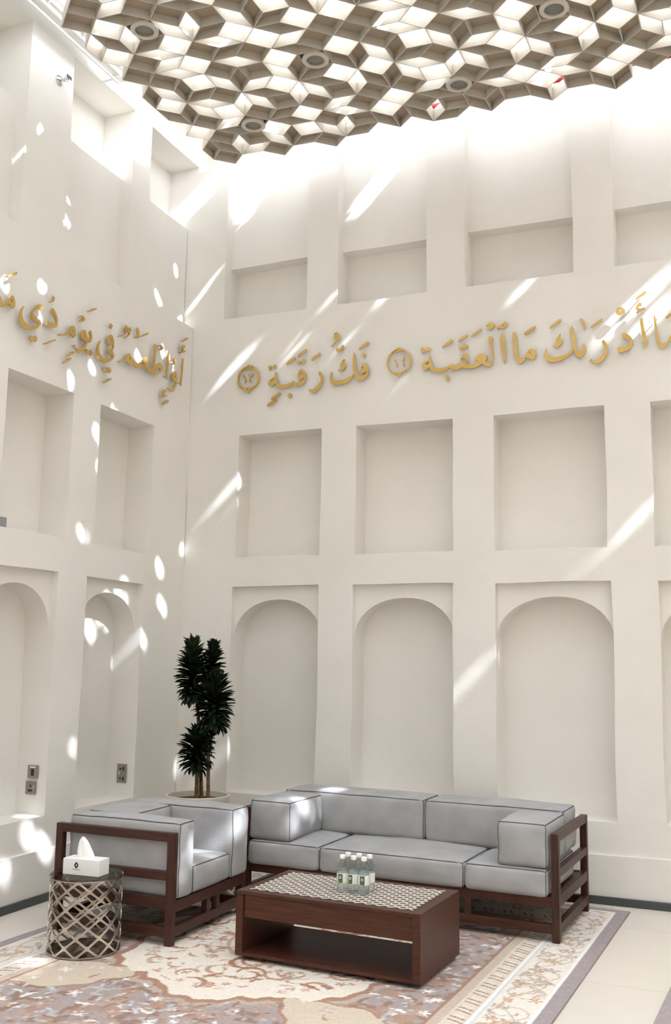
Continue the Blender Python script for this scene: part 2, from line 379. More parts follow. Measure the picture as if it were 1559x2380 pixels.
SUN_PATCH_HOLES = [
 [(1581,-2340),(1584,-2352),(1579,-2359),(1566,-2366),(1535,-2377),(1503,-2386),(1487,-2387),(1476,-2385),(1468,-2375),(1464,-2363),(1469,-2356),(1482,-2349),(1513,-2338),(1546,-2329),(1562,-2328),(1572,-2330)],
 [(1468,-1986),(1478,-2005),(1478,-2018),(1471,-2033),(1451,-2056),(1429,-2077),(1417,-2083),(1406,-2081),(1393,-2066),(1383,-2047),(1383,-2034),(1389,-2019),(1409,-1995),(1431,-1974),(1444,-1968),(1454,-1970)],
 [(1621,-2115),(1634,-2129),(1639,-2141),(1641,-2155),(1640,-2182),(1637,-2206),(1632,-2214),(1626,-2215),(1613,-2205),(1600,-2191),(1595,-2180),(1593,-2165),(1594,-2139),(1597,-2114),(1601,-2106),(1608,-2104)],
 [(1798,-1925),(1802,-1937),(1798,-1948),(1788,-1962),(1761,-1988),(1734,-2012),(1721,-2021),(1711,-2023),(1703,-2015),(1699,-2003),(1702,-1992),(1713,-1979),(1739,-1952),(1766,-1928),(1780,-1919),(1789,-1917)],
 [(1292,-971),(1298,-987),(1298,-994),(1292,-1001),(1277,-1007),(1260,-1011),(1251,-1010),(1244,-1005),(1235,-990),(1229,-975),(1230,-967),(1235,-961),(1250,-954),(1267,-950),(1276,-951),(1284,-957)],
 [(1291,-451),(1295,-466),(1291,-473),(1280,-478),(1252,-482),(1224,-483),(1210,-480),(1200,-474),(1192,-459),(1188,-444),(1192,-437),(1203,-432),(1230,-428),(1259,-427),(1273,-430),(1282,-436)],
 [(1645,-759),(1654,-784),(1652,-799),(1641,-812),(1613,-829),(1582,-842),(1566,-843),(1553,-837),(1539,-814),(1530,-789),(1532,-775),(1542,-762),(1571,-744),(1602,-730),(1618,-729),(1631,-736)],
 [(2223,-2494),(2235,-2510),(2240,-2522),(2240,-2535),(2236,-2560),(2229,-2581),(2223,-2588),(2216,-2588),(2202,-2576),(2190,-2561),(2185,-2549),(2184,-2536),(2189,-2512),(2196,-2489),(2201,-2482),(2209,-2483)],
 [(2468,-2604),(2471,-2617),(2469,-2623),(2462,-2625),(2445,-2624),(2427,-2621),(2418,-2617),(2412,-2610),(2406,-2596),(2403,-2582),(2406,-2577),(2412,-2574),(2429,-2575),(2447,-2578),(2456,-2583),(2463,-2590)],
 [(2368,-2933),(2373,-2953),(2368,-2962),(2355,-2969),(2321,-2974),(2286,-2977),(2269,-2974),(2256,-2967),(2245,-2949),(2239,-2929),(2244,-2920),(2257,-2913),(2291,-2907),(2326,-2904),(2344,-2907),(2356,-2915)],
 [(2852,-2281),(2854,-2297),(2848,-2304),(2836,-2307),(2807,-2306),(2777,-2303),(2763,-2298),(2754,-2290),(2747,-2273),(2744,-2257),(2750,-2250),(2762,-2247),(2791,-2248),(2821,-2252),(2836,-2257),(2845,-2265)],
 [(2653,-1967),(2661,-1984),(2661,-1995),(2657,-2006),(2644,-2022),(2629,-2035),(2620,-2038),(2613,-2035),(2603,-2020),(2595,-2003),(2594,-1992),(2598,-1982),(2611,-1965),(2626,-1951),(2635,-1949),(2643,-1952)],
 [(2421,-1277),(2429,-1300),(2427,-1317),(2417,-1336),(2389,-1369),(2360,-1398),(2345,-1407),(2333,-1406),(2320,-1389),(2311,-1367),(2313,-1350),(2323,-1331),(2350,-1298),(2380,-1267),(2395,-1258),(2407,-1259)],
 [(2247,-930),(2250,-944),(2247,-953),(2238,-961),(2215,-972),(2191,-981),(2179,-982),(2170,-979),(2163,-967),(2159,-952),(2163,-944),(2172,-936),(2195,-925),(2219,-915),(2231,-914),(2239,-918)],
 [(2249,-937),(2252,-951),(2249,-959),(2241,-967),(2219,-976),(2197,-983),(2186,-984),(2178,-980),(2170,-968),(2167,-954),(2170,-945),(2178,-938),(2200,-929),(2222,-921),(2234,-921),(2242,-925)],
 [(2229,-838),(2243,-853),(2249,-866),(2253,-883),(2254,-913),(2253,-940),(2249,-950),(2242,-952),(2228,-941),(2214,-926),(2208,-913),(2204,-897),(2203,-867),(2204,-839),(2208,-829),(2214,-827)],
 [(2327,-795),(2333,-811),(2332,-820),(2328,-827),(2315,-837),(2301,-843),(2294,-843),(2288,-838),(2280,-824),(2274,-808),(2275,-799),(2279,-792),(2292,-782),(2306,-776),(2313,-776),(2320,-781)],
 [(2937,-1698),(2941,-1712),(2937,-1722),(2927,-1734),(2902,-1754),(2876,-1773),(2863,-1778),(2854,-1778),(2846,-1767),(2843,-1754),(2846,-1743),(2856,-1732),(2881,-1711),(2908,-1692),(2920,-1687),(2929,-1687)],
 [(2918,-1759),(2920,-1772),(2917,-1778),(2912,-1781),(2897,-1781),(2882,-1780),(2874,-1777),(2869,-1771),(2864,-1758),(2862,-1745),(2864,-1740),(2870,-1737),(2885,-1736),(2900,-1737),(2908,-1741),(2913,-1746)],
 [(2928,-1685),(2933,-1698),(2934,-1705),(2932,-1711),(2924,-1719),(2916,-1725),(2911,-1725),(2906,-1722),(2900,-1711),(2894,-1698),(2894,-1691),(2896,-1685),(2903,-1676),(2911,-1670),(2916,-1670),(2921,-1673)],
 [(3167,-2015),(3169,-2031),(3164,-2038),(3154,-2041),(3130,-2041),(3104,-2038),(3092,-2033),(3084,-2026),(3079,-2009),(3077,-1993),(3081,-1987),(3092,-1983),(3116,-1984),(3142,-1987),(3154,-1991),(3162,-1999)],
 [(3177,-1917),(3179,-1929),(3178,-1935),(3175,-1939),(3164,-1942),(3153,-1943),(3148,-1940),(3143,-1935),(3139,-1923),(3136,-1911),(3137,-1905),(3141,-1901),(3151,-1898),(3162,-1897),(3168,-1900),(3172,-1905)],
 [(3180,-1934),(3183,-1948),(3182,-1954),(3177,-1958),(3165,-1961),(3152,-1961),(3145,-1959),(3140,-1953),(3135,-1940),(3133,-1926),(3134,-1919),(3139,-1915),(3151,-1913),(3164,-1912),(3170,-1915),(3175,-1921)],
 [(3218,-1961),(3220,-1975),(3217,-1980),(3209,-1984),(3191,-1984),(3172,-1982),(3163,-1978),(3157,-1972),(3152,-1958),(3151,-1945),(3154,-1939),(3161,-1936),(3180,-1936),(3199,-1937),(3208,-1941),(3214,-1947)],
 [(3404,-2012),(3405,-2027),(3403,-2033),(3397,-2036),(3382,-2035),(3367,-2032),(3360,-2027),(3355,-2020),(3351,-2005),(3349,-1991),(3352,-1985),(3358,-1982),(3373,-1982),(3388,-1986),(3395,-1990),(3400,-1997)],
 [(3938,-2224),(3950,-2242),(3953,-2256),(3952,-2274),(3942,-2305),(3930,-2335),(3923,-2345),(3914,-2346),(3901,-2334),(3889,-2317),(3886,-2303),(3887,-2285),(3897,-2253),(3908,-2223),(3916,-2213),(3925,-2212)],
 [(4131,-1231),(4132,-1252),(4125,-1263),(4111,-1272),(4078,-1282),(4045,-1289),(4029,-1288),(4018,-1281),(4011,-1261),(4010,-1240),(4017,-1228),(4030,-1219),(4064,-1209),(4098,-1202),(4114,-1203),(4124,-1210)],
 [(4748,-1520),(4751,-1548),(4744,-1567),(4728,-1586),(4688,-1618),(4648,-1645),(4628,-1652),(4615,-1648),(4604,-1626),(4601,-1599),(4607,-1580),(4623,-1561),(4663,-1529),(4704,-1501),(4724,-1493),(4738,-1497)],
 [(4475,-1210),(4476,-1230),(4469,-1245),(4452,-1261),(4414,-1287),(4374,-1310),(4356,-1316),(4344,-1314),(4336,-1298),(4334,-1278),(4342,-1263),(4358,-1248),(4397,-1221),(4436,-1198),(4455,-1191),(4467,-1193)],
 [(4315,-1683),(4323,-1703),(4322,-1720),(4314,-1741),(4292,-1778),(4269,-1813),(4256,-1824),(4246,-1826),(4235,-1812),(4227,-1792),(4228,-1775),(4235,-1755),(4257,-1717),(4281,-1682),(4293,-1670),(4304,-1668)],
 [(4494,-1940),(4491,-1960),(4479,-1968),(4459,-1971),(4414,-1968),(4368,-1963),(4348,-1956),(4336,-1946),(4331,-1925),(4334,-1906),(4345,-1898),(4365,-1894),(4411,-1897),(4457,-1903),(4478,-1910),(4489,-1920)],
 [(4375,-1824),(4388,-1850),(4389,-1870),(4384,-1894),(4365,-1935),(4344,-1972),(4331,-1983),(4320,-1983),(4304,-1965),(4291,-1939),(4290,-1920),(4295,-1897),(4314,-1855),(4335,-1817),(4347,-1805),(4359,-1805)],
 [(1282,-1984),(1287,-1993),(1287,-1999),(1285,-2003),(1277,-2009),(1267,-2013),(1262,-2013),(1258,-2010),(1251,-2001),(1246,-1992),(1246,-1987),(1248,-1982),(1257,-1977),(1266,-1972),(1271,-1973),(1276,-1975)],
 [(1297,-2611),(1302,-2620),(1302,-2625),(1299,-2630),(1290,-2636),(1279,-2640),(1273,-2640),(1268,-2638),(1261,-2629),(1256,-2620),(1256,-2615),(1259,-2610),(1269,-2604),(1279,-2600),(1285,-2600),(1290,-2602)],
 [(1005,-2372),(1009,-2366),(1016,-2369),(1029,-2379),(1057,-2404),(1084,-2430),(1096,-2444),(1102,-2454),(1103,-2464),(1100,-2470),(1093,-2467),(1080,-2458),(1053,-2433),(1025,-2406),(1013,-2393),(1007,-2382)],
 [(2778,-477),(2780,-495),(2773,-504),(2757,-509),(2720,-512),(2683,-512),(2665,-507),(2653,-499),(2645,-481),(2643,-462),(2650,-453),(2666,-448),(2703,-445),(2741,-446),(2759,-450),(2770,-458)],
 [(1568,-277),(1578,-268),(1597,-283),(1628,-320),(1695,-409),(1760,-499),(1788,-543),(1803,-572),(1804,-595),(1794,-603),(1776,-589),(1746,-554),(1680,-467),(1614,-377),(1585,-332),(1570,-302)],
 [(3613,-314),(3634,-302),(3662,-333),(3703,-403),(3787,-569),(3866,-733),(3897,-810),(3910,-860),(3902,-897),(3882,-908),(3856,-879),(3818,-816),(3737,-658),(3655,-491),(3621,-410),(3606,-355)],
 [(4015,-728),(4038,-730),(4048,-733),(4054,-736),(4055,-743),(4052,-749),(4046,-752),(4036,-752),(4013,-751),(3990,-748),(3980,-745),(3974,-742),(3973,-735),(3975,-729),(3982,-727),(3992,-726)],
 [(7569,-884),(7538,-877),(7528,-867),(7527,-851),(7541,-817),(7559,-784),(7574,-770),(7592,-764),(7625,-765),(7655,-771),(7665,-781),(7666,-796),(7653,-830),(7635,-863),(7620,-877),(7602,-884)],
 [(7566,-1069),(7521,-1063),(7499,-1055),(7486,-1044),(7477,-1021),(7476,-1000),(7485,-991),(7503,-987),(7548,-990),(7593,-996),(7614,-1004),(7627,-1015),(7636,-1037),(7638,-1059),(7629,-1068),(7611,-1071)],
 [(4842,-443),(4824,-439),(4822,-433),(4829,-424),(4855,-406),(4883,-388),(4901,-381),(4916,-377),(4939,-378),(4957,-382),(4959,-388),(4952,-396),(4927,-415),(4898,-432),(4881,-440),(4865,-444)],
 [(4503,-564),(4472,-559),(4460,-555),(4458,-550),(4467,-540),(4482,-531),(4495,-527),(4512,-526),(4545,-529),(4576,-534),(4588,-538),(4591,-543),(4581,-553),(4567,-562),(4554,-566),(4536,-567)],
 [(3097,-379),(3082,-376),(3078,-374),(3080,-371),(3090,-365),(3103,-359),(3112,-357),(3122,-357),(3138,-358),(3153,-360),(3157,-362),(3155,-365),(3145,-371),(3132,-377),(3123,-379),(3113,-380)],
 [(3248,-520),(3216,-515),(3201,-508),(3191,-497),(3184,-475),(3183,-454),(3190,-445),(3203,-441),(3234,-442),(3265,-447),(3280,-454),(3290,-464),(3297,-486),(3298,-508),(3292,-517),(3279,-521)],
 [(3074,-502),(3055,-498),(3048,-493),(3046,-485),(3052,-469),(3062,-452),(3070,-445),(3081,-442),(3102,-443),(3121,-446),(3128,-451),(3129,-459),(3123,-476),(3114,-492),(3106,-499),(3095,-502)],
 [(5977,-498),(5931,-490),(5915,-480),(5912,-466),(5928,-437),(5952,-410),(5973,-399),(5999,-394),(6047,-398),(6091,-406),(6107,-415),(6110,-429),(6095,-457),(6072,-485),(6052,-496),(6026,-501)],
 [(6257,-510),(6211,-503),(6189,-496),(6175,-486),(6167,-466),(6167,-446),(6177,-439),(6196,-437),(6242,-440),(6288,-447),(6310,-454),(6323,-464),(6332,-484),(6332,-503),(6323,-511),(6303,-513)],
 [(2451,-90),(2383,-79),(2355,-66),(2343,-47),(2350,-8),(2367,30),(2390,45),(2423,51),(2492,47),(2558,36),(2586,23),(2598,5),(2593,-34),(2576,-72),(2554,-88),(2521,-94)],
 [(2388,-31),(2341,-24),(2323,-18),(2317,-11),(2327,3),(2345,16),(2363,21),(2388,22),(2437,17),(2484,11),(2502,5),(2508,-3),(2498,-16),(2481,-29),(2463,-34),(2438,-35)],
 [(4123,-110),(4094,-106),(4081,-102),(4073,-98),(4067,-89),(4066,-82),(4072,-79),(4083,-78),(4111,-81),(4139,-84),(4152,-88),(4161,-92),(4166,-101),(4167,-108),(4162,-111),(4150,-112)],
 [(1150,-66),(1015,-53),(939,-41),(874,-25),(791,6),(731,35),(732,46),(773,48),(898,40),(1033,28),(1108,16),(1171,0),(1253,-31),(1313,-60),(1312,-70),(1273,-73)],
 [(979,60),(1045,48),(1051,42),(1024,38),(925,34),(813,32),(746,34),(685,39),(600,50),(532,63),(526,69),(555,73),(656,76),(769,78),(835,76),(895,72)],
 [(6321,-3393),(6317,-3412),(6308,-3423),(6291,-3430),(6254,-3439),(6217,-3445),(6201,-3443),(6192,-3436),(6190,-3418),(6193,-3399),(6203,-3389),(6220,-3381),(6257,-3372),(6294,-3366),(6310,-3368),(6319,-3374)],
 [(5806,-2906),(5824,-2903),(5834,-2914),(5842,-2938),(5853,-2996),(5861,-3054),(5860,-3082),(5855,-3100),(5840,-3112),(5823,-3116),(5813,-3106),(5805,-3082),(5794,-3026),(5786,-2967),(5786,-2939),(5791,-2920)],
 [(6237,-2981),(6233,-3010),(6217,-3026),(6190,-3041),(6129,-3061),(6068,-3077),(6041,-3078),(6025,-3071),(6019,-3045),(6023,-3017),(6038,-3000),(6065,-2986),(6127,-2965),(6189,-2949),(6216,-2948),(6232,-2955)],
 [(6099,-3099),(6102,-3123),(6098,-3138),(6087,-3152),(6059,-3175),(6031,-3194),(6017,-3198),(6008,-3194),(6000,-3175),(5996,-3152),(6000,-3137),(6011,-3122),(6039,-3099),(6067,-3079),(6081,-3075),(6091,-3079)],
 [(5523,-2559),(5525,-2581),(5520,-2594),(5509,-2607),(5482,-2626),(5454,-2641),(5441,-2644),(5432,-2640),(5425,-2622),(5423,-2601),(5428,-2588),(5439,-2575),(5466,-2556),(5494,-2540),(5507,-2537),(5516,-2541)],
 [(502,-1037),(539,-1112),(536,-1187),(506,-1289),(422,-1484),(334,-1662),(287,-1728),(248,-1750),(198,-1714),(161,-1649),(161,-1581),(185,-1486),(264,-1292),(354,-1098),(405,-1022),(449,-996)],
 [(659,-993),(691,-1043),(700,-1091),(698,-1155),(678,-1278),(652,-1392),(634,-1433),(614,-1446),(579,-1419),(547,-1373),(537,-1327),(538,-1266),(557,-1143),(582,-1023),(600,-977),(622,-963)],
 [(760,10),(777,-43),(763,-83),(724,-128),(626,-205),(524,-273),(474,-294),(438,-292),(403,-253),(384,-202),(397,-163),(434,-119),(532,-40),(635,32),(688,54),(725,52)],
 [(7290,-2761),(7290,-2661),(7430,-2690),(7360,-2853),(7180,-2873),(7200,-2860)],
 [(7280,-2826),(7440,-2859),(7130,-2870),(7180,-2847)],
 [(7180,-2893),(7440,-2893),(7420,-3073),(7160,-3113)],
 [(7320,-3469),(7320,-3309),(7500,-3347),(7540,-3515)],
 [(7320,-2218),(7460,-1968),(7570,-2085),(7590,-2439),(7400,-2418)],
 [(7399,-4067),(7457,-3708),(7550,-3856),(7520,-4182)],
 [(7326,-4399),(7371,-4142),(7447,-4217),(7470,-4563)],
 [(5550,-1166),(5690,-1159),(5960,-1226),(5840,-1226)],
 [(5960,-1176),(6040,-1166),(6310,-1222),(6160,-1222)],
 [(7561,-1946),(7446,-1460),(7359,-1509),(7480,-1992)]]
LETTERS=[
 ('verse13','b',[
  ('ring',[(606,4236),(656,4215),(692,4177),(710,4130),(714,4089),(698,4051),(667,4022),(628,3999),(602,3983),(569,4002),(524,4031),(500,4065),(495,4111),(504,4169),(538,4206),(582,4225)],[[(607,4195),(652,4181),(683,4146),(694,4100),(685,4061),(657,4037),(608,4030),(558,4037),(528,4062),(512,4100),(515,4145),(539,4179),(573,4191)],[(542,4187),(568,4202),(588,4208),(591,4202),(570,4196),(547,4182)],[(632,4212),(652,4201),(668,4189),(664,4185),(649,4195),(630,4206)],[(541,4033),(561,4023),(580,4013),(578,4009),(558,4018),(539,4028)],[(624,4007),(648,4018),(667,4036),(671,4032),(652,4013),(627,4002)],[(615,4213),(613,4208),(609,4206),(603,4206),(599,4210),(597,4215),(599,4219),(603,4222),(608,4221),(613,4218)],[(609,4012),(607,4007),(603,4005),(598,4005),(593,4009),(591,4013),(593,4018),(597,4021),(603,4020),(607,4017)]]),
  ('numeral',[(542,4163),(550,4155),(568,4126),(577,4107),(584,4091),(578,4076),(569,4072),(571,4090),(562,4113),(547,4142)],[]),
  ('numeral',[(598,4153),(607,4140),(617,4133),(629,4136),(633,4154),(641,4139),(646,4140),(651,4152),(654,4140),(648,4122),(634,4125),(626,4120),(624,4098),(621,4074),(615,4077),(615,4104),(611,4121),(601,4133)],[]),
 ]),
 ('raqaba','b',[
  ('letter_stroke',[(868,4148),(877,4131),(882,4095),(891,4063),(902,4033),(914,4025),(962,4023),(999,4028),(1028,4037),(1045,4050),(1054,4036),(1068,4029),(1094,4028),(1122,4036),(1141,4056),(1145,4070),(1133,4059),(1112,4050),(1091,4061),(1083,4084),(1087,4110),(1101,4136),(1122,4143),(1144,4122),(1161,4094),(1161,4063),(1153,4033),(1132,4009),(1099,3997),(1066,3997),(1035,4012),(1010,3999),(977,3992),(929,3991),(895,3997),(880,4015),(868,4039),(856,4029),(837,4019),(815,4024),(800,4039),(805,4058),(826,4083),(861,4106),(863,4133)],[[(1124,4101),(1122,4095),(1117,4092),(1111,4093),(1105,4097),(1103,4103),(1105,4109),(1110,4112),(1117,4111),(1122,4107)],[(824,4061),(840,4082),(862,4088),(845,4072)]]),
  ('dot',[(812,4211),(831,4194),(823,4173),(811,4169),(795,4189)],[]),
  ('dot',[(858,4213),(875,4194),(867,4173),(854,4174),(840,4193)],[]),
  ('dot',[(1089,4228),(1108,4212),(1097,4187),(1086,4190),(1072,4209)],[]),
  ('dot',[(1134,4236),(1153,4216),(1142,4191),(1123,4200),(1114,4218)],[]),
  ('vowel_mark',[(969,4205),(990,4227),(1048,4261),(1058,4251),(1055,4236),(995,4202),(974,4197)],[]),
  ('vowel_mark',[(1074,4263),(1093,4285),(1153,4321),(1163,4315),(1161,4298),(1121,4273),(1079,4256)],[]),
  ('vowel_mark',[(831,3902),(844,3925),(913,3960),(920,3949),(916,3936),(869,3910),(838,3896)],[]),
  ('vowel_mark',[(794,3848),(807,3871),(874,3905),(881,3898),(874,3883),(827,3851),(799,3841)],[]),
  ('dot',[(1009,3943),(1033,3924),(1022,3898),(1003,3904),(988,3919)],[]),
  ('letter_stroke',[(1280,4095),(1291,4107),(1305,4091),(1321,4052),(1321,4017),(1307,3983),(1280,3947),(1244,3920),(1223,3928),(1178,3948),(1206,3948),(1239,3959),(1271,3983),(1295,4013),(1302,4041),(1292,4064),(1280,4082)],[]),
  ('vowel_mark',[(1206,4215),(1221,4236),(1288,4274),(1295,4267),(1292,4248),(1252,4228),(1210,4209)],[]),
 ]),
 ('fakku','b',[
  ('letter_stroke',[(1403,4092),(1409,4085),(1403,4055),(1412,4028),(1435,4015),(1481,4010),(1526,4017),(1562,4028),(1600,4057),(1595,4116),(1592,4185),(1602,4241),(1614,4213),(1623,4121),(1631,4069),(1648,4037),(1665,4031),(1697,4034),(1719,4056),(1721,4068),(1701,4055),(1676,4049),(1661,4070),(1665,4100),(1675,4129),(1693,4144),(1718,4127),(1736,4092),(1739,4058),(1726,4021),(1697,3998),(1657,3989),(1630,4000),(1607,4043),(1581,4009),(1545,3982),(1500,3972),(1445,3972),(1409,3980),(1390,4006),(1385,4046),(1393,4084)],[[(1697,4097),(1695,4092),(1690,4089),(1684,4090),(1679,4094),(1677,4099),(1679,4105),(1684,4108),(1690,4107),(1695,4103)]]),
  ('dot',[(1688,4229),(1708,4210),(1699,4189),(1688,4184),(1667,4203)],[]),
  ('vowel_mark',[(1647,4268),(1660,4284),(1727,4322),(1733,4317),(1729,4296),(1689,4274),(1651,4258)],[]),
  ('letter_mark',[(1517,4193),(1520,4184),(1508,4168),(1524,4149),(1529,4127),(1516,4102),(1489,4088),(1457,4099),(1484,4107),(1481,4127),(1479,4149),(1494,4174)],[]),
  ('vowel_mark',[(1435,4283),(1454,4301),(1470,4286),(1481,4302),(1501,4321),(1508,4299),(1504,4277),(1481,4269),(1459,4256),(1443,4267)],[]),
  ('vowel_mark',[(1440,4439),(1458,4423),(1470,4391),(1466,4365),(1448,4360),(1434,4347),(1412,4323),(1391,4313),(1398,4324),(1430,4356),(1434,4373),(1418,4388),(1413,4408),(1422,4427)],[[(1445,4413),(1443,4409),(1439,4407),(1434,4407),(1430,4411),(1428,4415),(1430,4420),(1434,4422),(1439,4422),(1443,4418)]]),
 ]),
 ('verse12','b',[
  ('ring',[(2004,4239),(2028,4229),(2069,4204),(2099,4171),(2114,4130),(2110,4081),(2090,4044),(2050,4014),(2004,3989),(1989,4000),(1933,4030),(1905,4073),(1898,4118),(1907,4167),(1937,4204),(1978,4227)],[[(2008,4204),(2049,4194),(2079,4169),(2094,4132),(2095,4088),(2075,4051),(2035,4030),(1979,4031),(1938,4045),(1915,4082),(1912,4127),(1925,4165),(1958,4192)],[(1942,4197),(1968,4214),(1991,4222),(1993,4217),(1971,4208),(1945,4192)],[(2034,4212),(2061,4198),(2082,4181),(2078,4177),(2059,4193),(2032,4206)],[(1938,4035),(1964,4023),(1988,4016),(1986,4011),(1962,4019),(1938,4030)],[(2020,4010),(2050,4026),(2072,4043),(2075,4039),(2053,4020),(2023,4005)]]),
  ('numeral',[(1960,4144),(1976,4135),(1989,4104),(1997,4088),(1985,4069),(1979,4073),(1984,4090),(1974,4115)],[]),
  ('numeral',[(2023,4130),(2037,4134),(2046,4153),(2055,4149),(2053,4132),(2043,4118),(2050,4102),(2055,4082),(2042,4073),(2043,4088),(2036,4114)],[]),
 ]),
 ('aqaba','b',[
  ('letter_stroke',[(2268,4153),(2281,4112),(2293,4057),(2308,4032),(2342,4026),(2396,4027),(2430,4036),(2452,4055),(2464,4042),(2493,4037),(2517,4044),(2531,4086),(2551,4122),(2580,4126),(2594,4098),(2591,4070),(2577,4040),(2590,4034),(2628,4032),(2661,4043),(2675,4051),(2646,4063),(2661,4091),(2685,4108),(2718,4109),(2742,4097),(2744,4068),(2734,4050),(2741,4035),(2765,4035),(2781,4050),(2779,4093),(2770,4151),(2761,4210),(2762,4243),(2781,4246),(2794,4230),(2786,4197),(2791,4139),(2798,4091),(2791,4025),(2779,4002),(2760,3997),(2732,4007),(2704,4027),(2675,4011),(2637,3998),(2590,3998),(2556,4006),(2542,4015),(2513,4001),(2494,3998),(2473,3995),(2449,4010),(2440,4020),(2406,3997),(2367,3992),(2318,3994),(2291,4004),(2274,4025),(2266,4043),(2254,4032),(2229,4022),(2209,4037),(2204,4062),(2219,4090),(2254,4106),(2264,4134)],[[(2229,4071),(2259,4093),(2266,4080),(2259,4066)],[(2578,4069),(2574,4058),(2563,4052),(2550,4053),(2539,4062),(2535,4073),(2539,4084),(2550,4090),(2563,4089),(2574,4081)]]),
  ('dot',[(2197,4210),(2219,4212),(2232,4195),(2251,4216),(2273,4206),(2276,4191),(2264,4178),(2241,4183),(2226,4177),(2214,4169),(2197,4185)],[]),
  ('dot',[(2512,4175),(2522,4196),(2546,4186),(2570,4215),(2592,4188),(2575,4168),(2553,4173),(2534,4158),(2515,4167)],[]),
  ('dot',[(2415,3967),(2439,3941),(2432,3917),(2420,3911),(2401,3935)],[]),
  ('vowel_mark',[(2374,4198),(2391,4218),(2452,4262),(2462,4254),(2457,4235),(2411,4208),(2379,4195)],[]),
  ('vowel_mark',[(2508,4234),(2522,4252),(2585,4286),(2592,4277),(2587,4266),(2546,4244),(2513,4231)],[]),
  ('vowel_mark',[(2615,4263),(2634,4282),(2696,4323),(2701,4308),(2691,4297),(2653,4275),(2620,4260)],[]),
  ('vowel_mark',[(2739,4338),(2753,4355),(2777,4360),(2805,4349),(2813,4336),(2800,4316),(2767,4304),(2746,4305),(2762,4318),(2777,4331),(2762,4340),(2743,4330)],[]),
  ('letter_mark',[(2828,4303),(2833,4321),(2866,4332),(2885,4349),(2903,4352),(2917,4335),(2908,4315),(2884,4301),(2861,4299),(2842,4306)],[[(2868,4320),(2889,4334),(2891,4328),(2873,4316)]]),
  ('letter_stroke',[(2865,4258),(2877,4249),(2888,4214),(2894,4147),(2898,4080),(2890,4010),(2884,4010),(2873,4083),(2862,4151),(2855,4213),(2858,4247)],[]),
 ]),
 ('ma','b',[
  ('letter_stroke',[(2963,4263),(2974,4252),(2985,4203),(2989,4136),(2993,4079),(2999,4045),(3015,4037),(3038,4044),(3057,4067),(3075,4094),(3098,4108),(3121,4098),(3136,4073),(3131,4036),(3111,4017),(3086,4027),(3054,4040),(3040,4013),(3015,3997),(2992,4004),(2974,4034),(2963,4082),(2957,4159),(2953,4226),(2956,4254)],[[(3077,4084),(3089,4083),(3102,4063),(3089,4069)]]),
  ('vowel_mark',[(3043,4232),(3059,4252),(3126,4289),(3135,4287),(3128,4267),(3086,4239),(3050,4222)],[]),
 ]),
 ('adraka','b',[
  ('letter_stroke',[(3215,4097),(3221,4090),(3216,4065),(3236,4037),(3268,4019),(3312,4021),(3360,4032),(3393,4050),(3421,4068),(3416,4123),(3407,4182),(3404,4225),(3414,4258),(3424,4235),(3435,4192),(3442,4141),(3447,4090),(3460,4055),(3480,4042),(3500,4051),(3492,4076),(3489,4093),(3499,4105),(3512,4091),(3522,4061),(3515,4032),(3499,4009),(3473,3994),(3451,4006),(3436,4032),(3427,4059),(3408,4035),(3376,4010),(3336,3991),(3287,3981),(3243,3984),(3215,4002),(3203,4028),(3201,4058),(3208,4083)],[]),
  ('letter_mark',[(3325,4207),(3328,4198),(3321,4176),(3337,4161),(3342,4139),(3330,4116),(3301,4098),(3267,4110),(3290,4116),(3294,4132),(3292,4158),(3309,4181)],[]),
  ('vowel_mark',[(3245,4261),(3260,4280),(3328,4325),(3331,4316),(3325,4298),(3284,4273),(3251,4256)],[]),
  ('vowel_mark',[(3557,4230),(3571,4247),(3641,4289),(3646,4284),(3640,4266),(3598,4242),(3563,4225)],[]),
  ('vowel_mark',[(3475,4296),(3487,4310),(3501,4297),(3512,4271),(3518,4245),(3509,4219),(3500,4239),(3488,4265)],[]),
  ('letter_stroke',[(3640,4106),(3650,4117),(3662,4103),(3680,4068),(3683,4034),(3674,3998),(3654,3967),(3631,3947),(3603,3935),(3572,3943),(3535,3963),(3565,3960),(3596,3965),(3624,3983),(3651,4009),(3660,4037),(3653,4063),(3642,4085)],[]),
  ('letter_stroke',[(3785,4143),(3799,4156),(3819,4147),(3846,4122),(3864,4094),(3864,4057),(3850,4030),(3816,4012),(3768,4002),(3753,4010),(3748,4038),(3759,4049),(3789,4044),(3824,4051),(3848,4063),(3831,4090),(3808,4108),(3788,4115)],[]),
  ('vowel_mark',[(3747,4325),(3756,4350),(3770,4359),(3794,4354),(3814,4335),(3815,4316),(3789,4301),(3772,4296),(3748,4310),(3756,4324)],[[(3765,4337),(3784,4342),(3790,4334),(3770,4329)]]),
  ('letter_stroke',[(3922,4244),(3931,4259),(3942,4249),(3945,4212),(3949,4168),(3958,4134),(3966,4086),(3963,4043),(3954,4017),(3946,4019),(3939,4067),(3930,4119),(3927,4170),(3921,4211)],[]),
  ('letter_mark',[(3893,4336),(3904,4364),(3921,4378),(3938,4367),(3935,4352),(3924,4352),(3910,4345),(3916,4333),(3936,4330),(3960,4335),(3960,4320),(3933,4312),(3909,4301),(3895,4301),(3906,4316)],[]),
  ('vowel_mark',[(3893,4406),(3905,4423),(3967,4464),(3971,4456),(3965,4440),(3929,4421),(3894,4400)],[]),
 ]),
 ('wama','b',[
  ('letter_stroke',[(4027,4269),(4033,4245),(4039,4186),(4047,4113),(4052,4069),(4065,4042),(4084,4040),(4108,4052),(4118,4068),(4139,4098),(4159,4107),(4182,4093),(4187,4064),(4167,4038),(4137,4048),(4118,4047),(4104,4020),(4080,4004),(4057,4014),(4038,4045),(4030,4089),(4025,4162),(4020,4247)],[]),
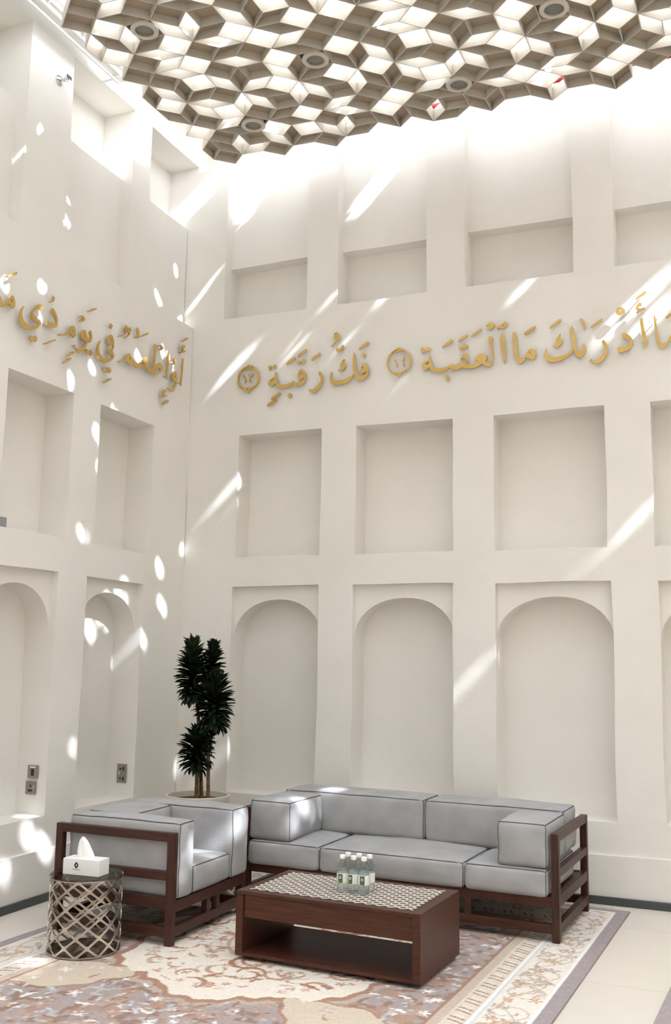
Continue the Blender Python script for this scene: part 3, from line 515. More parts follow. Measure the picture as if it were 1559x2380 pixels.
  ('vowel_mark',[(4102,4236),(4118,4253),(4165,4283),(4171,4278),(4164,4265),(4131,4240),(4106,4231)],[]),
 ]),
 ('mas','l',[
  ('letter_stroke',[(-2454,4046),(-2438,4076),(-2416,4099),(-2396,4095),(-2382,4071),(-2378,4044),(-2384,4020),(-2399,4010),(-2424,4019),(-2453,4030),(-2462,4009),(-2490,3989),(-2516,3990),(-2537,3995),(-2551,4008),(-2544,4020),(-2531,4018),(-2529,4041),(-2522,4054),(-2515,4049),(-2511,4032),(-2497,4021),(-2476,4024)],[[(-2426,4070),(-2415,4069),(-2405,4052),(-2411,4051)]]),
  ('vowel_mark',[(-2466,4214),(-2458,4228),(-2382,4280),(-2377,4276),(-2382,4263),(-2418,4238),(-2459,4212)],[]),
 ]),
 ('dhi','l',[
  ('letter_stroke',[(-2292,4066),(-2287,4063),(-2299,4040),(-2303,4010),(-2296,3980),(-2278,3961),(-2252,3950),(-2220,3948),(-2188,3955),(-2157,3972),(-2135,3989),(-2168,3994),(-2201,4002),(-2213,4024),(-2213,4050),(-2190,4080),(-2165,4112),(-2134,4134),(-2108,4140),(-2096,4123),(-2100,4103),(-2111,4090),(-2133,4095),(-2158,4088),(-2180,4071),(-2189,4045),(-2181,4035),(-2148,4027),(-2119,4020),(-2108,4004),(-2118,3981),(-2146,3953),(-2181,3928),(-2217,3914),(-2257,3910),(-2294,3917),(-2319,3938),(-2328,3969),(-2327,4002),(-2314,4038)],[]),
  ('dot',[(-2200,3882),(-2186,3879),(-2174,3876),(-2161,3893),(-2142,3889),(-2135,3875),(-2148,3850),(-2162,3854),(-2175,3861),(-2183,3854),(-2191,3842),(-2208,3849),(-2212,3864)],[]),
  ('letter_stroke',[(-2006,4134),(-1993,4153),(-1978,4152),(-1951,4126),(-1934,4098),(-1928,4053),(-1935,4031),(-1983,4007),(-2026,3998),(-2044,4009),(-2043,4029),(-2034,4041),(-2015,4038),(-1981,4044),(-1948,4062),(-1952,4076),(-1976,4104),(-2005,4118)],[]),
  ('dot',[(-1993,4249),(-1973,4235),(-1988,4202),(-2009,4219)],[]),
  ('vowel_mark',[(-2034,3874),(-2021,3895),(-1942,3937),(-1938,3934),(-1945,3921),(-1992,3897),(-2027,3874)],[]),
 ]),
 ('yawm','l',[
  ('letter_stroke',[(-1892,3992),(-1842,4015),(-1801,4040),(-1784,4068),(-1771,4090),(-1748,4102),(-1730,4095),(-1718,4067),(-1718,4035),(-1735,4012),(-1755,4017),(-1783,4027),(-1794,4020),(-1840,3996),(-1891,3985)],[[(-1765,4073),(-1749,4063),(-1741,4052),(-1751,4052)]]),
  ('vowel_mark',[(-1693,4185),(-1682,4201),(-1658,4214),(-1633,4213),(-1613,4199),(-1620,4183),(-1649,4164),(-1674,4159),(-1687,4164),(-1669,4167),(-1650,4180),(-1646,4188),(-1659,4196),(-1676,4190)],[]),
  ('vowel_mark',[(-1584,4264),(-1577,4278),(-1491,4329),(-1484,4328),(-1492,4314),(-1537,4288),(-1579,4263)],[]),
  ('letter_stroke',[(-1542,4132),(-1531,4124),(-1520,4091),(-1523,4064),(-1541,4035),(-1576,4021),(-1582,4000),(-1606,3957),(-1648,3923),(-1668,3917),(-1704,3931),(-1732,3946),(-1715,3946),(-1680,3944),(-1646,3958),(-1614,3993),(-1594,4021),(-1622,4030),(-1649,4044),(-1652,4072),(-1638,4099),(-1619,4112),(-1598,4105),(-1581,4075),(-1564,4062),(-1544,4067),(-1543,4090),(-1555,4103),(-1551,4121)],[[(-1621,4079),(-1611,4075),(-1601,4061),(-1610,4063)]]),
  ('dot',[(-1570,3975),(-1551,3969),(-1547,3952),(-1556,3933),(-1576,3937),(-1585,3950)],[]),
  ('dot',[(-1527,3983),(-1505,3971),(-1506,3954),(-1520,3938),(-1539,3948),(-1538,3968)],[]),
  ('vowel_mark',[(-1801,3846),(-1795,3862),(-1726,3909),(-1716,3909),(-1725,3892),(-1766,3867),(-1794,3848)],[]),
  ('vowel_mark',[(-1841,3786),(-1835,3801),(-1763,3851),(-1753,3851),(-1759,3838),(-1800,3810),(-1836,3785)],[]),
 ]),
 ('fi','l',[
  ('letter_stroke',[(-1413,4090),(-1410,4086),(-1426,4055),(-1428,4021),(-1418,3991),(-1390,3972),(-1352,3965),(-1309,3976),(-1268,4000),(-1252,4010),(-1291,4022),(-1332,4025),(-1323,4042),(-1300,4058),(-1268,4068),(-1255,4087),(-1254,4107),(-1286,4087),(-1311,4093),(-1321,4117),(-1315,4149),(-1288,4179),(-1266,4175),(-1247,4150),(-1239,4119),(-1242,4087),(-1252,4050),(-1232,4033),(-1235,4008),(-1260,3977),(-1302,3948),(-1338,3933),(-1381,3932),(-1424,3942),(-1447,3965),(-1457,4002),(-1449,4044),(-1430,4076)],[[(-1286,4147),(-1274,4142),(-1267,4132),(-1278,4132)]]),
  ('dot',[(-1295,4270),(-1266,4257),(-1284,4227),(-1309,4239)],[]),
  ('dot',[(-1329,3903),(-1308,3896),(-1304,3877),(-1316,3861),(-1338,3868),(-1345,3882)],[]),
  ('dot',[(-1287,3913),(-1259,3900),(-1261,3886),(-1276,3870),(-1298,3879),(-1297,3899)],[]),
  ('vowel_mark',[(-1349,3768),(-1342,3785),(-1257,3835),(-1251,3832),(-1261,3817),(-1305,3790),(-1343,3768)],[]),
 ]),
 ('itam','l',[
  ('letter_stroke',[(-1170,3997),(-1122,4020),(-1073,4047),(-1058,4080),(-1034,4104),(-1011,4099),(-987,4075),(-949,4059),(-888,4057),(-835,4066),(-801,4076),(-846,4098),(-832,4123),(-795,4143),(-756,4136),(-738,4112),(-752,4090),(-743,4074),(-711,4065),(-676,4084),(-677,4148),(-674,4231),(-682,4270),(-665,4296),(-644,4277),(-650,4229),(-651,4155),(-653,4106),(-628,4130),(-585,4154),(-556,4146),(-539,4118),(-551,4082),(-590,4051),(-645,4033),(-708,4027),(-755,4034),(-788,4056),(-826,4041),(-885,4022),(-938,4018),(-983,4027),(-1012,4010),(-1057,4032),(-1092,4013),(-1162,3991)],[[(-1028,4080),(-1017,4073),(-1012,4056),(-1024,4059)],[(-668,4072),(-633,4094),(-594,4107),(-568,4094),(-592,4078),(-631,4069)]]),
  ('letter_stroke',[(-459,4291),(-450,4261),(-448,4191),(-450,4111),(-456,4044),(-467,4041),(-475,4113),(-478,4206),(-473,4259)],[]),
  ('letter_mark',[(-526,3914),(-507,3937),(-479,3949),(-465,3941),(-473,3923),(-493,3911),(-480,3898),(-449,3904),(-454,3891),(-495,3876),(-530,3862),(-507,3882),(-521,3897)],[]),
  ('vowel_mark',[(-518,3805),(-503,3825),(-436,3864),(-423,3864),(-434,3845),(-482,3816),(-510,3803)],[]),
  ('vowel_mark',[(-624,4292),(-585,4314),(-556,4309),(-534,4297),(-565,4269),(-601,4257),(-613,4259),(-582,4275),(-567,4287),(-584,4300),(-616,4286)],[]),
  ('vowel_mark',[(-869,4298),(-848,4319),(-781,4358),(-774,4356),(-783,4339),(-817,4320),(-861,4297)],[]),
  ('vowel_mark',[(-931,4356),(-911,4344),(-904,4305),(-914,4266),(-925,4285),(-943,4324),(-941,4343)],[]),
  ('vowel_mark',[(-1115,4291),(-1084,4323),(-1071,4314),(-1071,4296),(-1051,4314),(-1025,4320),(-1020,4299),(-1035,4259),(-1073,4225),(-1097,4211),(-1098,4219),(-1067,4240),(-1043,4268),(-1062,4273),(-1071,4290),(-1097,4248),(-1137,4211),(-1151,4207),(-1152,4218),(-1114,4243),(-1094,4262),(-1117,4268)],[[(-1082,4297),(-1083,4294),(-1087,4292),(-1090,4291),(-1094,4291),(-1095,4293),(-1094,4295),(-1091,4298),(-1087,4299),(-1084,4299)],[(-1033,4299),(-1033,4297),(-1036,4294),(-1040,4293),(-1043,4294),(-1044,4295),(-1043,4298),(-1040,4300),(-1037,4301),(-1034,4301)]]),
 ]),
 ('aw','l',[
  ('letter_stroke',[(-219,4299),(-211,4284),(-214,4211),(-219,4123),(-231,4045),(-242,4045),(-243,4121),(-236,4204),(-230,4269)],[]),
  ('letter_mark',[(-252,4392),(-236,4412),(-206,4427),(-192,4420),(-200,4403),(-217,4391),(-202,4376),(-173,4382),(-179,4371),(-214,4353),(-253,4341),(-232,4364),(-246,4375)],[]),
  ('vowel_mark',[(-247,4447),(-231,4466),(-154,4512),(-143,4511),(-157,4492),(-204,4465),(-238,4444)],[]),
  ('letter_stroke',[(-338,4145),(-311,4135),(-298,4092),(-309,4041),(-335,3982),(-362,3956),(-388,3952),(-426,3958),(-452,3968),(-410,3972),(-377,3983),(-350,4012),(-323,4054),(-340,4052),(-370,4058),(-381,4088),(-366,4125)],[[(-350,4108),(-335,4111),(-333,4094),(-346,4092)]]),
  ('vowel_mark',[(-412,4223),(-372,4254),(-341,4251),(-319,4238),(-339,4213),(-376,4198),(-406,4201),(-381,4208),(-357,4222),(-362,4233),(-383,4231),(-403,4216)],[]),
 ]),
]
# ------------------------------------------------------------------ plaster walls with niches
def fill(bs, step=.13):
    bs = sorted(set(round(b, 4) for b in bs)); out = [bs[0]]
    for b in bs[1:]:
        n = max(1, math.ceil((b - out[-1]) / step)); a = out[-1]
        out += [a + (b - a) * k / n for k in range(1, n + 1)]
    return out
def build_wall(name, s0, s1, z1, rects, arches, place):
    """rects: (s0,s1,z0,z1,depth), later ones win; arches: (s0,s1,zspring,ztop,rise,d1,d2); place(s,depth,z) -> xyz"""
    sb = [s0, s1]; zb = [0, z1]
    for r in rects: sb += [max(s0, r[0]), min(s1, r[1])]; zb += [r[2], min(z1, r[3])]
    for a in arches:
        sb += [a[0] + (a[1] - a[0]) * .5 * (1 - math.cos(math.pi * k / 18)) for k in range(19)]; zb += [a[2], a[3]]
    sb = fill(sb); zb = fill(zb)
    def depth(s, z):
        d = 0.
        for r in rects:
            if r[0] < s < r[1] and r[2] < z < r[3]: d = r[4]
        return d
    def arch_at(s, z):
        for a in arches:
            if a[0] < s < a[1] and a[2] < z < a[3]: return a
    def wob(s, z, k):
        return noise.noise(Vector((s * 1.3 + 31.7 * k, z * 1.3, 5.1 * k)))
    m = MB()
    def P(s, d, z):
        e = 1. if .05 < z < z1 - .01 else 0.
        return place(s + .013 * wob(s, z, 1) * e, d + .006 * wob(s, z, 2) * e, z + .013 * wob(s, z, 3) * e)
    def quad(*q):
        m.add([P(*p) for p in q], [(0, 1, 2, 3)])
    ns, nz_ = len(sb) - 1, len(zb) - 1
    D = {}
    for i in range(ns):
        for j in range(nz_):
            cs, cz = (sb[i] + sb[i + 1]) / 2, (zb[j] + zb[j + 1]) / 2
            a = arch_at(cs, cz); D[i, j] = (a[5] if a else depth(cs, cz), a)
            if not a:
                d = D[i, j][0]; quad((sb[i], d, zb[j]), (sb[i + 1], d, zb[j]), (sb[i + 1], d, zb[j + 1]), (sb[i], d, zb[j + 1]))
    for i in range(ns):
        for j in range(nz_):
            d, a = D[i, j]
            if i + 1 < ns:
                d2, b = D[i + 1, j]
                if abs(d - d2) > 1e-6: quad((sb[i + 1], d, zb[j]), (sb[i + 1], d2, zb[j]), (sb[i + 1], d2, zb[j + 1]), (sb[i + 1], d, zb[j + 1]))
            if j + 1 < nz_:
                d2, b = D[i, j + 1]
                if b and not a: d2 = b[6]
                if abs(d - d2) > 1e-6: quad((sb[i], d, zb[j + 1]), (sb[i + 1], d, zb[j + 1]), (sb[i + 1], d2, zb[j + 1]), (sb[i], d2, zb[j + 1]))
    for a in arches:
        a0, a1, zs, zt, rise, d1, d2 = a; c = (a0 + a1) / 2; h = (a1 - a0) / 2
        cur = lambda s: zs + rise * math.sqrt(max(0, 1 - abs((s - c) / h) ** 2.15))
        for i in range(ns):
            if not (a0 - 1e-6 <= sb[i] and sb[i + 1] <= a1 + 1e-6): continue
            p, q = sb[i], sb[i + 1]; zp, zq = cur(p), cur(q)
            quad((p, d1, zp), (q, d1, zq), (q, d1, zt), (p, d1, zt))
            quad((p, d1, zp), (q, d1, zq), (q, d2, zq), (p, d2, zp))
            quad((p, d2, zs), (q, d2, zs), (q, d2, zq), (p, d2, zp))
    o = m.build(name, PLASTER, merge=True, bevel=.012, seg=2, smooth=True)
    return structure(o)
ZR = 6.5
# back wall (plane y = 0)
cols_u = [(.32, 1.14), (1.43, 2.23), (2.56, 3.43), (3.74, 4.60), (4.92, 5.79), (6.1, 6.97), (7.28, 8.15), (8.46, 9.3)]
cols_n = [(.506, 1.308), (1.623, 2.453), (2.786, 3.638), (3.971, 4.82), (5.15, 6.0), (6.33, 7.18), (7.51, 8.36), (8.69, 9.35)]
cols_a = [(.485, 1.301), (1.608, 2.451), (2.787, 3.659), (3.988, 4.84), (5.17, 6.02), (6.35, 7.2), (7.53, 8.38), (8.70, 9.35)]
rects = [(0.0, 10, 0, .342, -.03)]
arches = []
for a, b in cols_u: rects += [(a, b, 4.70, 6.9, .11), (a, b, 4.70, 5.215, .25)]
rects += [(0.0, 10, 6.17, 6.9, .16)]
for a, b in cols_n: rects.append((a, b, 2.53, 3.61, .235))
for a, b in cols_a: rects.append((a, b, .565, 1.86, .26)); arches.append((a, b, 1.86, 2.28, .31, .06, .26))
build_wall('wall_back', -.36, 9.5, ZR, rects, arches, lambda s, d, z: (s, d, z))
# left wall (plane x = 0), s = y
rects = [(-20, 10, 0, .342, -.03)]; arches = []
for a, b in [(-1.86, -1.04), (-.78, .25), (-3.15, -2.335), (-4.35, -3.5), (-5.55, -4.7), (-6.75, -5.9)]:
    rects += [(a, b, 4.65, 6.2, .10), (a, b, 5.62, 6.22, .31)]
for a, b in [(-2.357, -1.647), (-1.315, -.564), (-3.4, -2.69), (-4.5, -3.75), (-5.6, -4.85)]: rects.append((a, b, 2.52, 3.61, .26))
for a, b in [(-2.43, -1.709), (-1.373, -.625), (-3.45, -2.75), (-4.5, -3.75), (-5.6, -4.85)]:
    rects.append((a, b, .565, 1.86, .26)); arches.append((a, b, 1.86, 2.27, .31, .06, .26))
build_wall('wall_left', -10, .0, ZR, rects, arches, lambda s, d, z: (-d, s, z))
m = MB(); m.box(9.5, 9.62, -10.1, .4, 0, ZR); structure(m.build('wall_right', PLASTER))
m = MB(); m.box(-.1, 9.6, -10.12, -10, 0, ZR); structure(m.build('wall_front', PLASTER))
# the outer masonry behind the plaster skins
m = MB(); m.box(-.5, 9.62, .36, .5, 0, ZR); structure(m.build('trim_1', PLASTER))
m = MB(); m.box(-.5, -.38, -10.1, .5, 0, ZR); structure(m.build('trim_2', PLASTER))
m = MB(); m.box(-.5, 9.62, -10.12, .5, -.12, 0); structure(m.build('floor', TILE))
m = MB(); m.box(.03, 9.5, -.048, -.030, 0, .055); structure(m.build('baseboard_back', BASEB, bevel=.003))
m = MB(); m.box(.030, .048, -10, -.03, 0, .055); structure(m.build('baseboard_left', BASEB, bevel=.003))

# ------------------------------------------------------------------ lattice ceiling and an added diffusing sheet over it, pierced for sun patches
def ph(n): return np.array([n[0] + (n[1] - n[3]) / 2 ** .5, n[2] + (n[1] + n[3]) / 2 ** .5])
AX, AY, AO = np.array([.19643, .00983]), np.array([.00638, .18014]), np.array([.62678, -2.42827])
LP = 8.656854; ZC = 6.0; HS = .10
def ceiling():
    m = MB(); seen = set(); pan = []
    for (base, ks), code in zip(LAT_FACES, LAT_CODE):          # code: one base-3 digit per repeat: 0 none, 1 closed cell, 2 open cell
        q0 = ph(base); digs = []
        for _ in range(110): digs.append(code % 3); code //= 3
        digs.reverse(); k = 0
        for i in range(-2, 8):
            for j in range(-7, 4):
                c = digs[k]; k += 1
                if c == 0: continue
                q = q0 + [i * LP, j * LP]; poly = []
                for d in ks:
                    poly.append(q.copy()); q = q + np.array([math.cos(d * math.pi / 4), math.sin(d * math.pi / 4)])
                W = [p[0] * AX + p[1] * AY + AO for p in poly]; n = len(W)
                for a in range(n):
                    p, r = W[a], W[(a + 1) % n]
                    key = tuple(sorted([(round(p[0], 2), round(p[1], 2)), (round(r[0], 2), round(r[1], 2))]))
                    if key in seen: continue
                    seen.add(key); t = r - p; l = np.hypot(*t); nn = np.array([-t[1], t[0]]) / l * .0028
                    vs = [(*(p + nn), ZC), (*(p - nn), ZC), (*(r - nn), ZC), (*(r + nn), ZC)]
                    vs += [(x, y, z + HS) for x, y, z in vs]
                    m.add(vs, [(0, 1, 2, 3), (7, 6, 5, 4), (0, 4, 5, 1), (1, 5, 6, 2), (2, 6, 7, 3), (3, 7, 4, 0)])
                if c == 1:                          # a closed cell: a panel set into the frame
                    z0 = ZC + .06
                    vs = [(w[0], w[1], z0) for w in W] + [(w[0], w[1], z0 + .012) for w in W]
                    pan += [len(m.f), len(m.f) + 1]; m.add(vs, [tuple(range(n)), tuple(reversed(range(n, 2 * n)))])
    o = structure(m.build('ceiling', LATTICE)); o.data.materials.append(PANEL)
    for k in pan: o.data.polygons[k].material_index = 1
ceiling()
def skylight():
    g = .015; x0, y0, nx, ny = -.7, -10.4, int(11 / .015), int(11.2 / .015); m = MB(); z = 6.5
    hole = np.zeros((nx, ny), bool); gx = x0 + (np.arange(nx) + .5) * g; gy = y0 + (np.arange(ny) + .5) * g; GX, GY = np.meshgrid(gx, gy, indexing='ij')
    for poly in SUN_PATCH_HOLES:                           # added holes, traced back along the sun from wanted light patches, in millimetres
        c = np.zeros((nx, ny), bool)
        for (ax, ay), (bx, by) in zip(poly, poly[1:] + poly[:1]):
            ax, ay, bx, by = ax / 1000, ay / 1000, bx / 1000, by / 1000
            c ^= ((ay > GY) != (by > GY)) & (GX < (bx - ax) * (GY - ay) / ((by - ay) or 1e-9) + ax)
        hole |= c
    rows = {}
    for j in range(ny):
        d = np.diff(np.concatenate([[0], hole[:, j].astype(int), [0]])); a, b = np.where(d == 1)[0], np.where(d == -1)[0]
        if len(a): rows[j] = [(int(p), int(q)) for p, q in zip(a, b)]
    def strip(j0, j1, spans):
        for a, b in spans:
            if b > a: m.add([(x0 + a * g, y0 + j0 * g, z), (x0 + b * g, y0 + j0 * g, z), (x0 + b * g, y0 + j1 * g, z), (x0 + a * g, y0 + j1 * g, z)], [(0, 1, 2, 3)])
    j = 0
    while j < ny:
        h = rows.get(j); e = j + 1
        while e < ny and rows.get(e) == h: e += 1
        spans = []; a = 0
        for p, q in (h or []): spans.append((a, p)); a = q
        spans.append((a, nx)); strip(j, e, spans); j = e
    structure(m.build('skylight_gobo', MEMBRANE))
skylight()
# ------------------------------------------------------------------ gold lettering
def smooth_loop(pts):
    n = len(pts); P = [Vector(p) for p in pts]; out = []
    if n < 6: return P
    def corner(i):
        a = P[i] - P[i - 1]; b = P[(i + 1) % n] - P[i]
        return a.length > 0 and b.length > 0 and a.angle(b) > math.radians(62)
    cor = [corner(i) for i in range(n)]
    for i in range(n):
        p1, p2 = P[i], P[(i + 1) % n]
        p0 = P[i - 1] if not cor[i] else p1 - (p2 - p1) * .5
        p3 = P[(i + 2) % n] if not cor[(i + 1) % n] else p2 + (p2 - p1) * .5
        for t in (0, .25, .5, .75):
            out.append(.5 * (2 * p1 + (p2 - p0) * t + (2 * p0 - 5 * p1 + 4 * p2 - p3) * t * t + (3 * p1 - p0 - 3 * p2 + p3) * t ** 3))
    return out
def plate(name, outer, holes, wall, parent, origin):
    cu = bpy.data.curves.new(name, 'CURVE'); cu.dimensions = '2D'; cu.fill_mode = 'BOTH'; cu.extrude = .006
    for loop in [outer] + holes:
        pts = smooth_loop([(a / 1000, b / 1000) for a, b in loop])
        s = cu.splines.new('POLY'); s.points.add(len(pts) - 1); s.use_cyclic_u = True
        for p, q in zip(s.points, pts): p.co = (q.x, q.y, 0, 1)
    t = bpy.data.objects.new('outline', cu); COL.objects.link(t)
    me = bpy.data.meshes.new_from_object(t.evaluated_get(bpy.context.evaluated_depsgraph_get()))
    bpy.data.objects.remove(t); bpy.data.curves.remove(cu)
    v = MB()
    for x in me.vertices:
        a, b, c = x.co
        p = (a, -.029 - c, b) if wall == 'b' else (.039 + c, a, b)
        v.v.append(tuple(Vector(p) - origin))
    v.f = [tuple(p.vertices) for p in me.polygons]
    bpy.data.meshes.remove(me)
    # two short studs that hold the plate off the wall
    cx = sum(a for a, b in outer) / len(outer) / 1000; cz = sum(b for a, b in outer) / len(outer) / 1000
    far = max(outer, key=lambda p: (p[0] / 1000 - cx) ** 2 + (p[1] / 1000 - cz) ** 2)
    for px, pz in [(far[0] / 1000 * .8 + cx * .2, far[1] / 1000 * .8 + cz * .2)]:
        q0, q1 = ((px, -.026, pz), (px, -.006, pz)) if wall == 'b' else ((.036, px, pz), (.006, px, pz))
        v.tube([Vector(q0) - origin, Vector(q1) - origin], .005, 6)
    return v.build(name, GOLD, parent, merge=True)
WORD = {
 'verse13': ('verse_marker', 'round gold ring with two Arabic numerals, on the back wall nearest the room corner', 'wall emblem', 'gold verse marker rings'),
 'raqaba': ('arabic_word', 'gold Arabic word directly right of the ring nearest the room corner', 'wall lettering', 'gold Arabic words'),
 'fakku': ('arabic_word', 'gold Arabic word just left of the second ring, topped by a small looped vowel mark', 'wall lettering', 'gold Arabic words'),
 'verse12': ('verse_marker', 'round gold ring with two Arabic numerals standing between gold words mid back wall', 'wall emblem', 'gold verse marker rings'),
 'aqaba': ('arabic_word', 'longest gold Arabic word on the back wall, beginning just right of the middle ring', 'wall lettering', 'gold Arabic words'),
 'ma': ('arabic_word', 'short gold Arabic word of a tall upright joined to a round knot, back wall', 'wall lettering', 'gold Arabic words'),
 'adraka': ('arabic_word', 'widest spaced gold Arabic word on the back wall, its right end crossed by sunlight', 'wall lettering', 'gold Arabic words'),
 'wama': ('arabic_word', 'gold Arabic word cut by the right edge of the photo', 'wall lettering', 'gold Arabic words'),
 'mas': ('arabic_word', 'gold Arabic word cut by the left edge of the photo on the left wall', 'wall lettering', 'gold Arabic words'),
 'dhi': ('arabic_word', 'gold Arabic word with a big open bowl and hooked letter, second from left edge', 'wall lettering', 'gold Arabic words'),
 'yawm': ('arabic_word', 'gold Arabic word with two slanted strokes beneath its tail, left wall', 'wall lettering', 'gold Arabic words'),
 'fi': ('arabic_word', 'gold left-wall Arabic word with a deep bowl and one dot high above it', 'wall lettering', 'gold Arabic words'),
 'itam': ('arabic_word', 'long joined gold Arabic word with two tall uprights on the left wall', 'wall lettering', 'gold Arabic words'),
 'aw': ('arabic_word', 'gold left-wall Arabic word nearest the room corner, thin upright beside a hooked comma shape', 'wall lettering', 'gold Arabic words'),
}
for key, wall, parts in LETTERS:
    name, label, cat, grp = WORD[key]
    al = [p for pt in parts for p in pt[1]]
    ca = sum(p[0] for p in al) / len(al) / 1000; cz = min(p[1] for p in al) / 1000
    org = Vector((ca, 0, cz)) if wall == 'b' else Vector((0, ca, cz))
    t = thing(name, label, cat, org, 0, grp)
    for pn, outer, holes in parts:
        plate(pn, outer, holes, wall, t, org)

# ------------------------------------------------------------------ upholstery
def cushion(name, x0, x1, y0, y1, z0, z1, parent, r=.030, bulge=.016, seed=0, pipes='top', n=14):
    """rounded, slightly puffed box cushion with dark piping along its top edges"""
    c = Vector(((x0 + x1) / 2, (y0 + y1) / 2, (z0 + z1) / 2)); h = Vector(((x1 - x0) / 2, (y1 - y0) / 2, (z1 - z0) / 2))
    def pos(p):
        q = Vector((p.x * h.x, p.y * h.y, p.z * h.z))
        inn = Vector([max(-h[k] + r, min(h[k] - r, q[k])) for k in range(3)])
        d = q - inn
        if d.length > 1e-9:
            l = max(abs(d.x), abs(d.y), abs(d.z)); q = inn + d.normalized() * l
        for k in range(3):
            o = [i for i in range(3) if i != k]
            w = (1 - p[o[0]] ** 2) * (1 - p[o[1]] ** 2)
            if abs(p[k]) > .999: q[k] += math.copysign(1, p[k]) * bulge * w
        wv = c + q
        s = noise.noise(Vector((wv.x * 5 + seed, wv.y * 5, wv.z * 9))) * .008 + noise.noise(Vector((wv.x * 14 + seed, wv.y * 14, wv.z * 30))) * .003
        return wv + (q.normalized() * s)
    m = MB()
    g = [-1 + 2 * i / n for i in range(n + 1)]
    for k in range(3):
        o = [i for i in range(3) if i != k]
        for sgn in (-1, 1):
            vs = []; fs = []
            # denser near the edges so the corners stay round
            gg = [math.copysign(1 - (1 - abs(t)) ** 1.6, t) for t in g]
            for a in gg:
                for b in gg:
                    p = Vector((0, 0, 0)); p[k] = sgn; p[o[0]] = a; p[o[1]] = b; vs.append(pos(p))
            for i in range(n):
                for j in range(n):
                    q = i * (n + 1) + j; fs.append((q, q + 1, q + n + 2, q + n + 1))
            m.add(vs, fs)
    ob = m.build(name, FABRIC, parent, smooth=False, merge=True)
    ob.data.polygons.foreach_set('use_smooth', [True] * len(ob.data.polygons))
    # piping loops sit in the seams
    pm = MB(); k = 0.; gl = [-1 + 2 * i / 16 for i in range(17)]
    def edge(p): 
        v = pos(p); return v + (v - c).normalized() * .0006
    def loop(fix, sgn):
        o = [i for i in range(3) if i != fix]; pts = []
        f = sgn * (1 - k / h[fix])
        e0, e1 = 1 - k / h[o[0]], 1 - k / h[o[1]]
        for a, b in [(t * e0, -e1) for t in gl] + [(e0, t * e1) for t in gl[1:]] + [(-t * e0, e1) for t in gl[1:]] + [(-e0, -t * e1) for t in gl[1:-1]]:
            p = Vector((0, 0, 0)); p[fix] = f; p[o[0]] = a; p[o[1]] = b; pts.append(edge(p))
        pm.tube(pts, .0038, 6, True)
    loop(2, 1)
    if 'bottom' in pipes: loop(2, -1)
    for sx, sy in ([(1, -1)] if 'fr' in pipes else []) + ([(-1, -1)] if 'fl' in pipes else []) + ([(1, 1)] if 'br' in pipes else []):
        pm.tube([edge(Vector((sx * (1 - k / h.x), sy * (1 - k / h.y), t * (1 - k / h.z)))) for t in gl], .0026, 6)
    pm.build('piping', PIPING, ob, smooth=True)
    return ob
def bar(name, b, mt, parent):
    m = MB(); m.box(*b); return m.build(name, mt, parent, bevel=.003)

# sofa: local x along its width, -y towards the room
sofa = thing('sofa', 'long grey cushioned sofa in a dark wood frame along the back wall', 'sofa', (2.37, -.716, 0), -.042)
hw, hd, ps = 1.085, .43, .0235
for sx in (-1, 1):
    for sy in (-1, 1):
        bar('leg', (sx * hw - ps + (.014 if sx < 0 else 0), sx * hw + ps + (.014 if sx < 0 else 0), sy * hd - ps, sy * hd + ps, .0134, .645), WOODV, sofa)
    for nm, z0, z1 in (('top_rail', .595, .645), ('arm_rail', .385, .435), ('seat_rail', .215, .28), ('stretcher', .06, .115)):
        bar(nm, (sx * hw - ps + .002, sx * hw + ps - .002, -hd + ps, hd - ps, z0, z1), WOOD, sofa)
for sy in (-1, 1):
    bar('seat_rail', (-hw + ps, hw - ps, sy * hd - ps + .003, sy * hd + ps - .003, .215, .272), WOOD, sofa)
    bar('stretcher', (-hw + ps, hw - ps, sy * hd - ps + .003, sy * hd + ps - .003, .06, .115), WOOD, sofa)
    for sx in (-1, 1):
        for dx in (-.06, .06): bar('short_post', (sx * .47 + dx - .022, sx * .47 + dx + .022, sy * hd - .02, sy * hd + .02, .115, .215), WOODV, sofa)
bar('seat_board', (-hw + ps, hw - ps, -hd + ps, hd - ps, .24, .268), WOOD, sofa)
yf = -.475
cushion('seat_cushion', -1.05, -.503, yf, .33, .268, .43, sofa, seed=1, pipes='fl')
cushion('seat_cushion', -.500, .517, yf, .33, .268, .43, sofa, seed=2, pipes='flfr')
cushion('seat_cushion', .520, 1.04, yf, .33, .268, .43, sofa, seed=3, pipes='fr')
cushion('arm_cushion', -1.05, -.725, -.46, .05, .432, .70, sofa, seed=4, pipes='flfrbr', bulge=.020)
cushion('arm_cushion', .725, 1.04, -.46, .05, .432, .70, sofa, seed=5, pipes='flfr', bulge=.020)
cushion('back_cushion', -1.05, .055, .055, .40, .432, .715, sofa, seed=6, pipes='flfr', bulge=.020)
cushion('back_cushion', .058, 1.04, .055, .40, .432, .715, sofa, seed=7, pipes='flfr', bulge=.020)

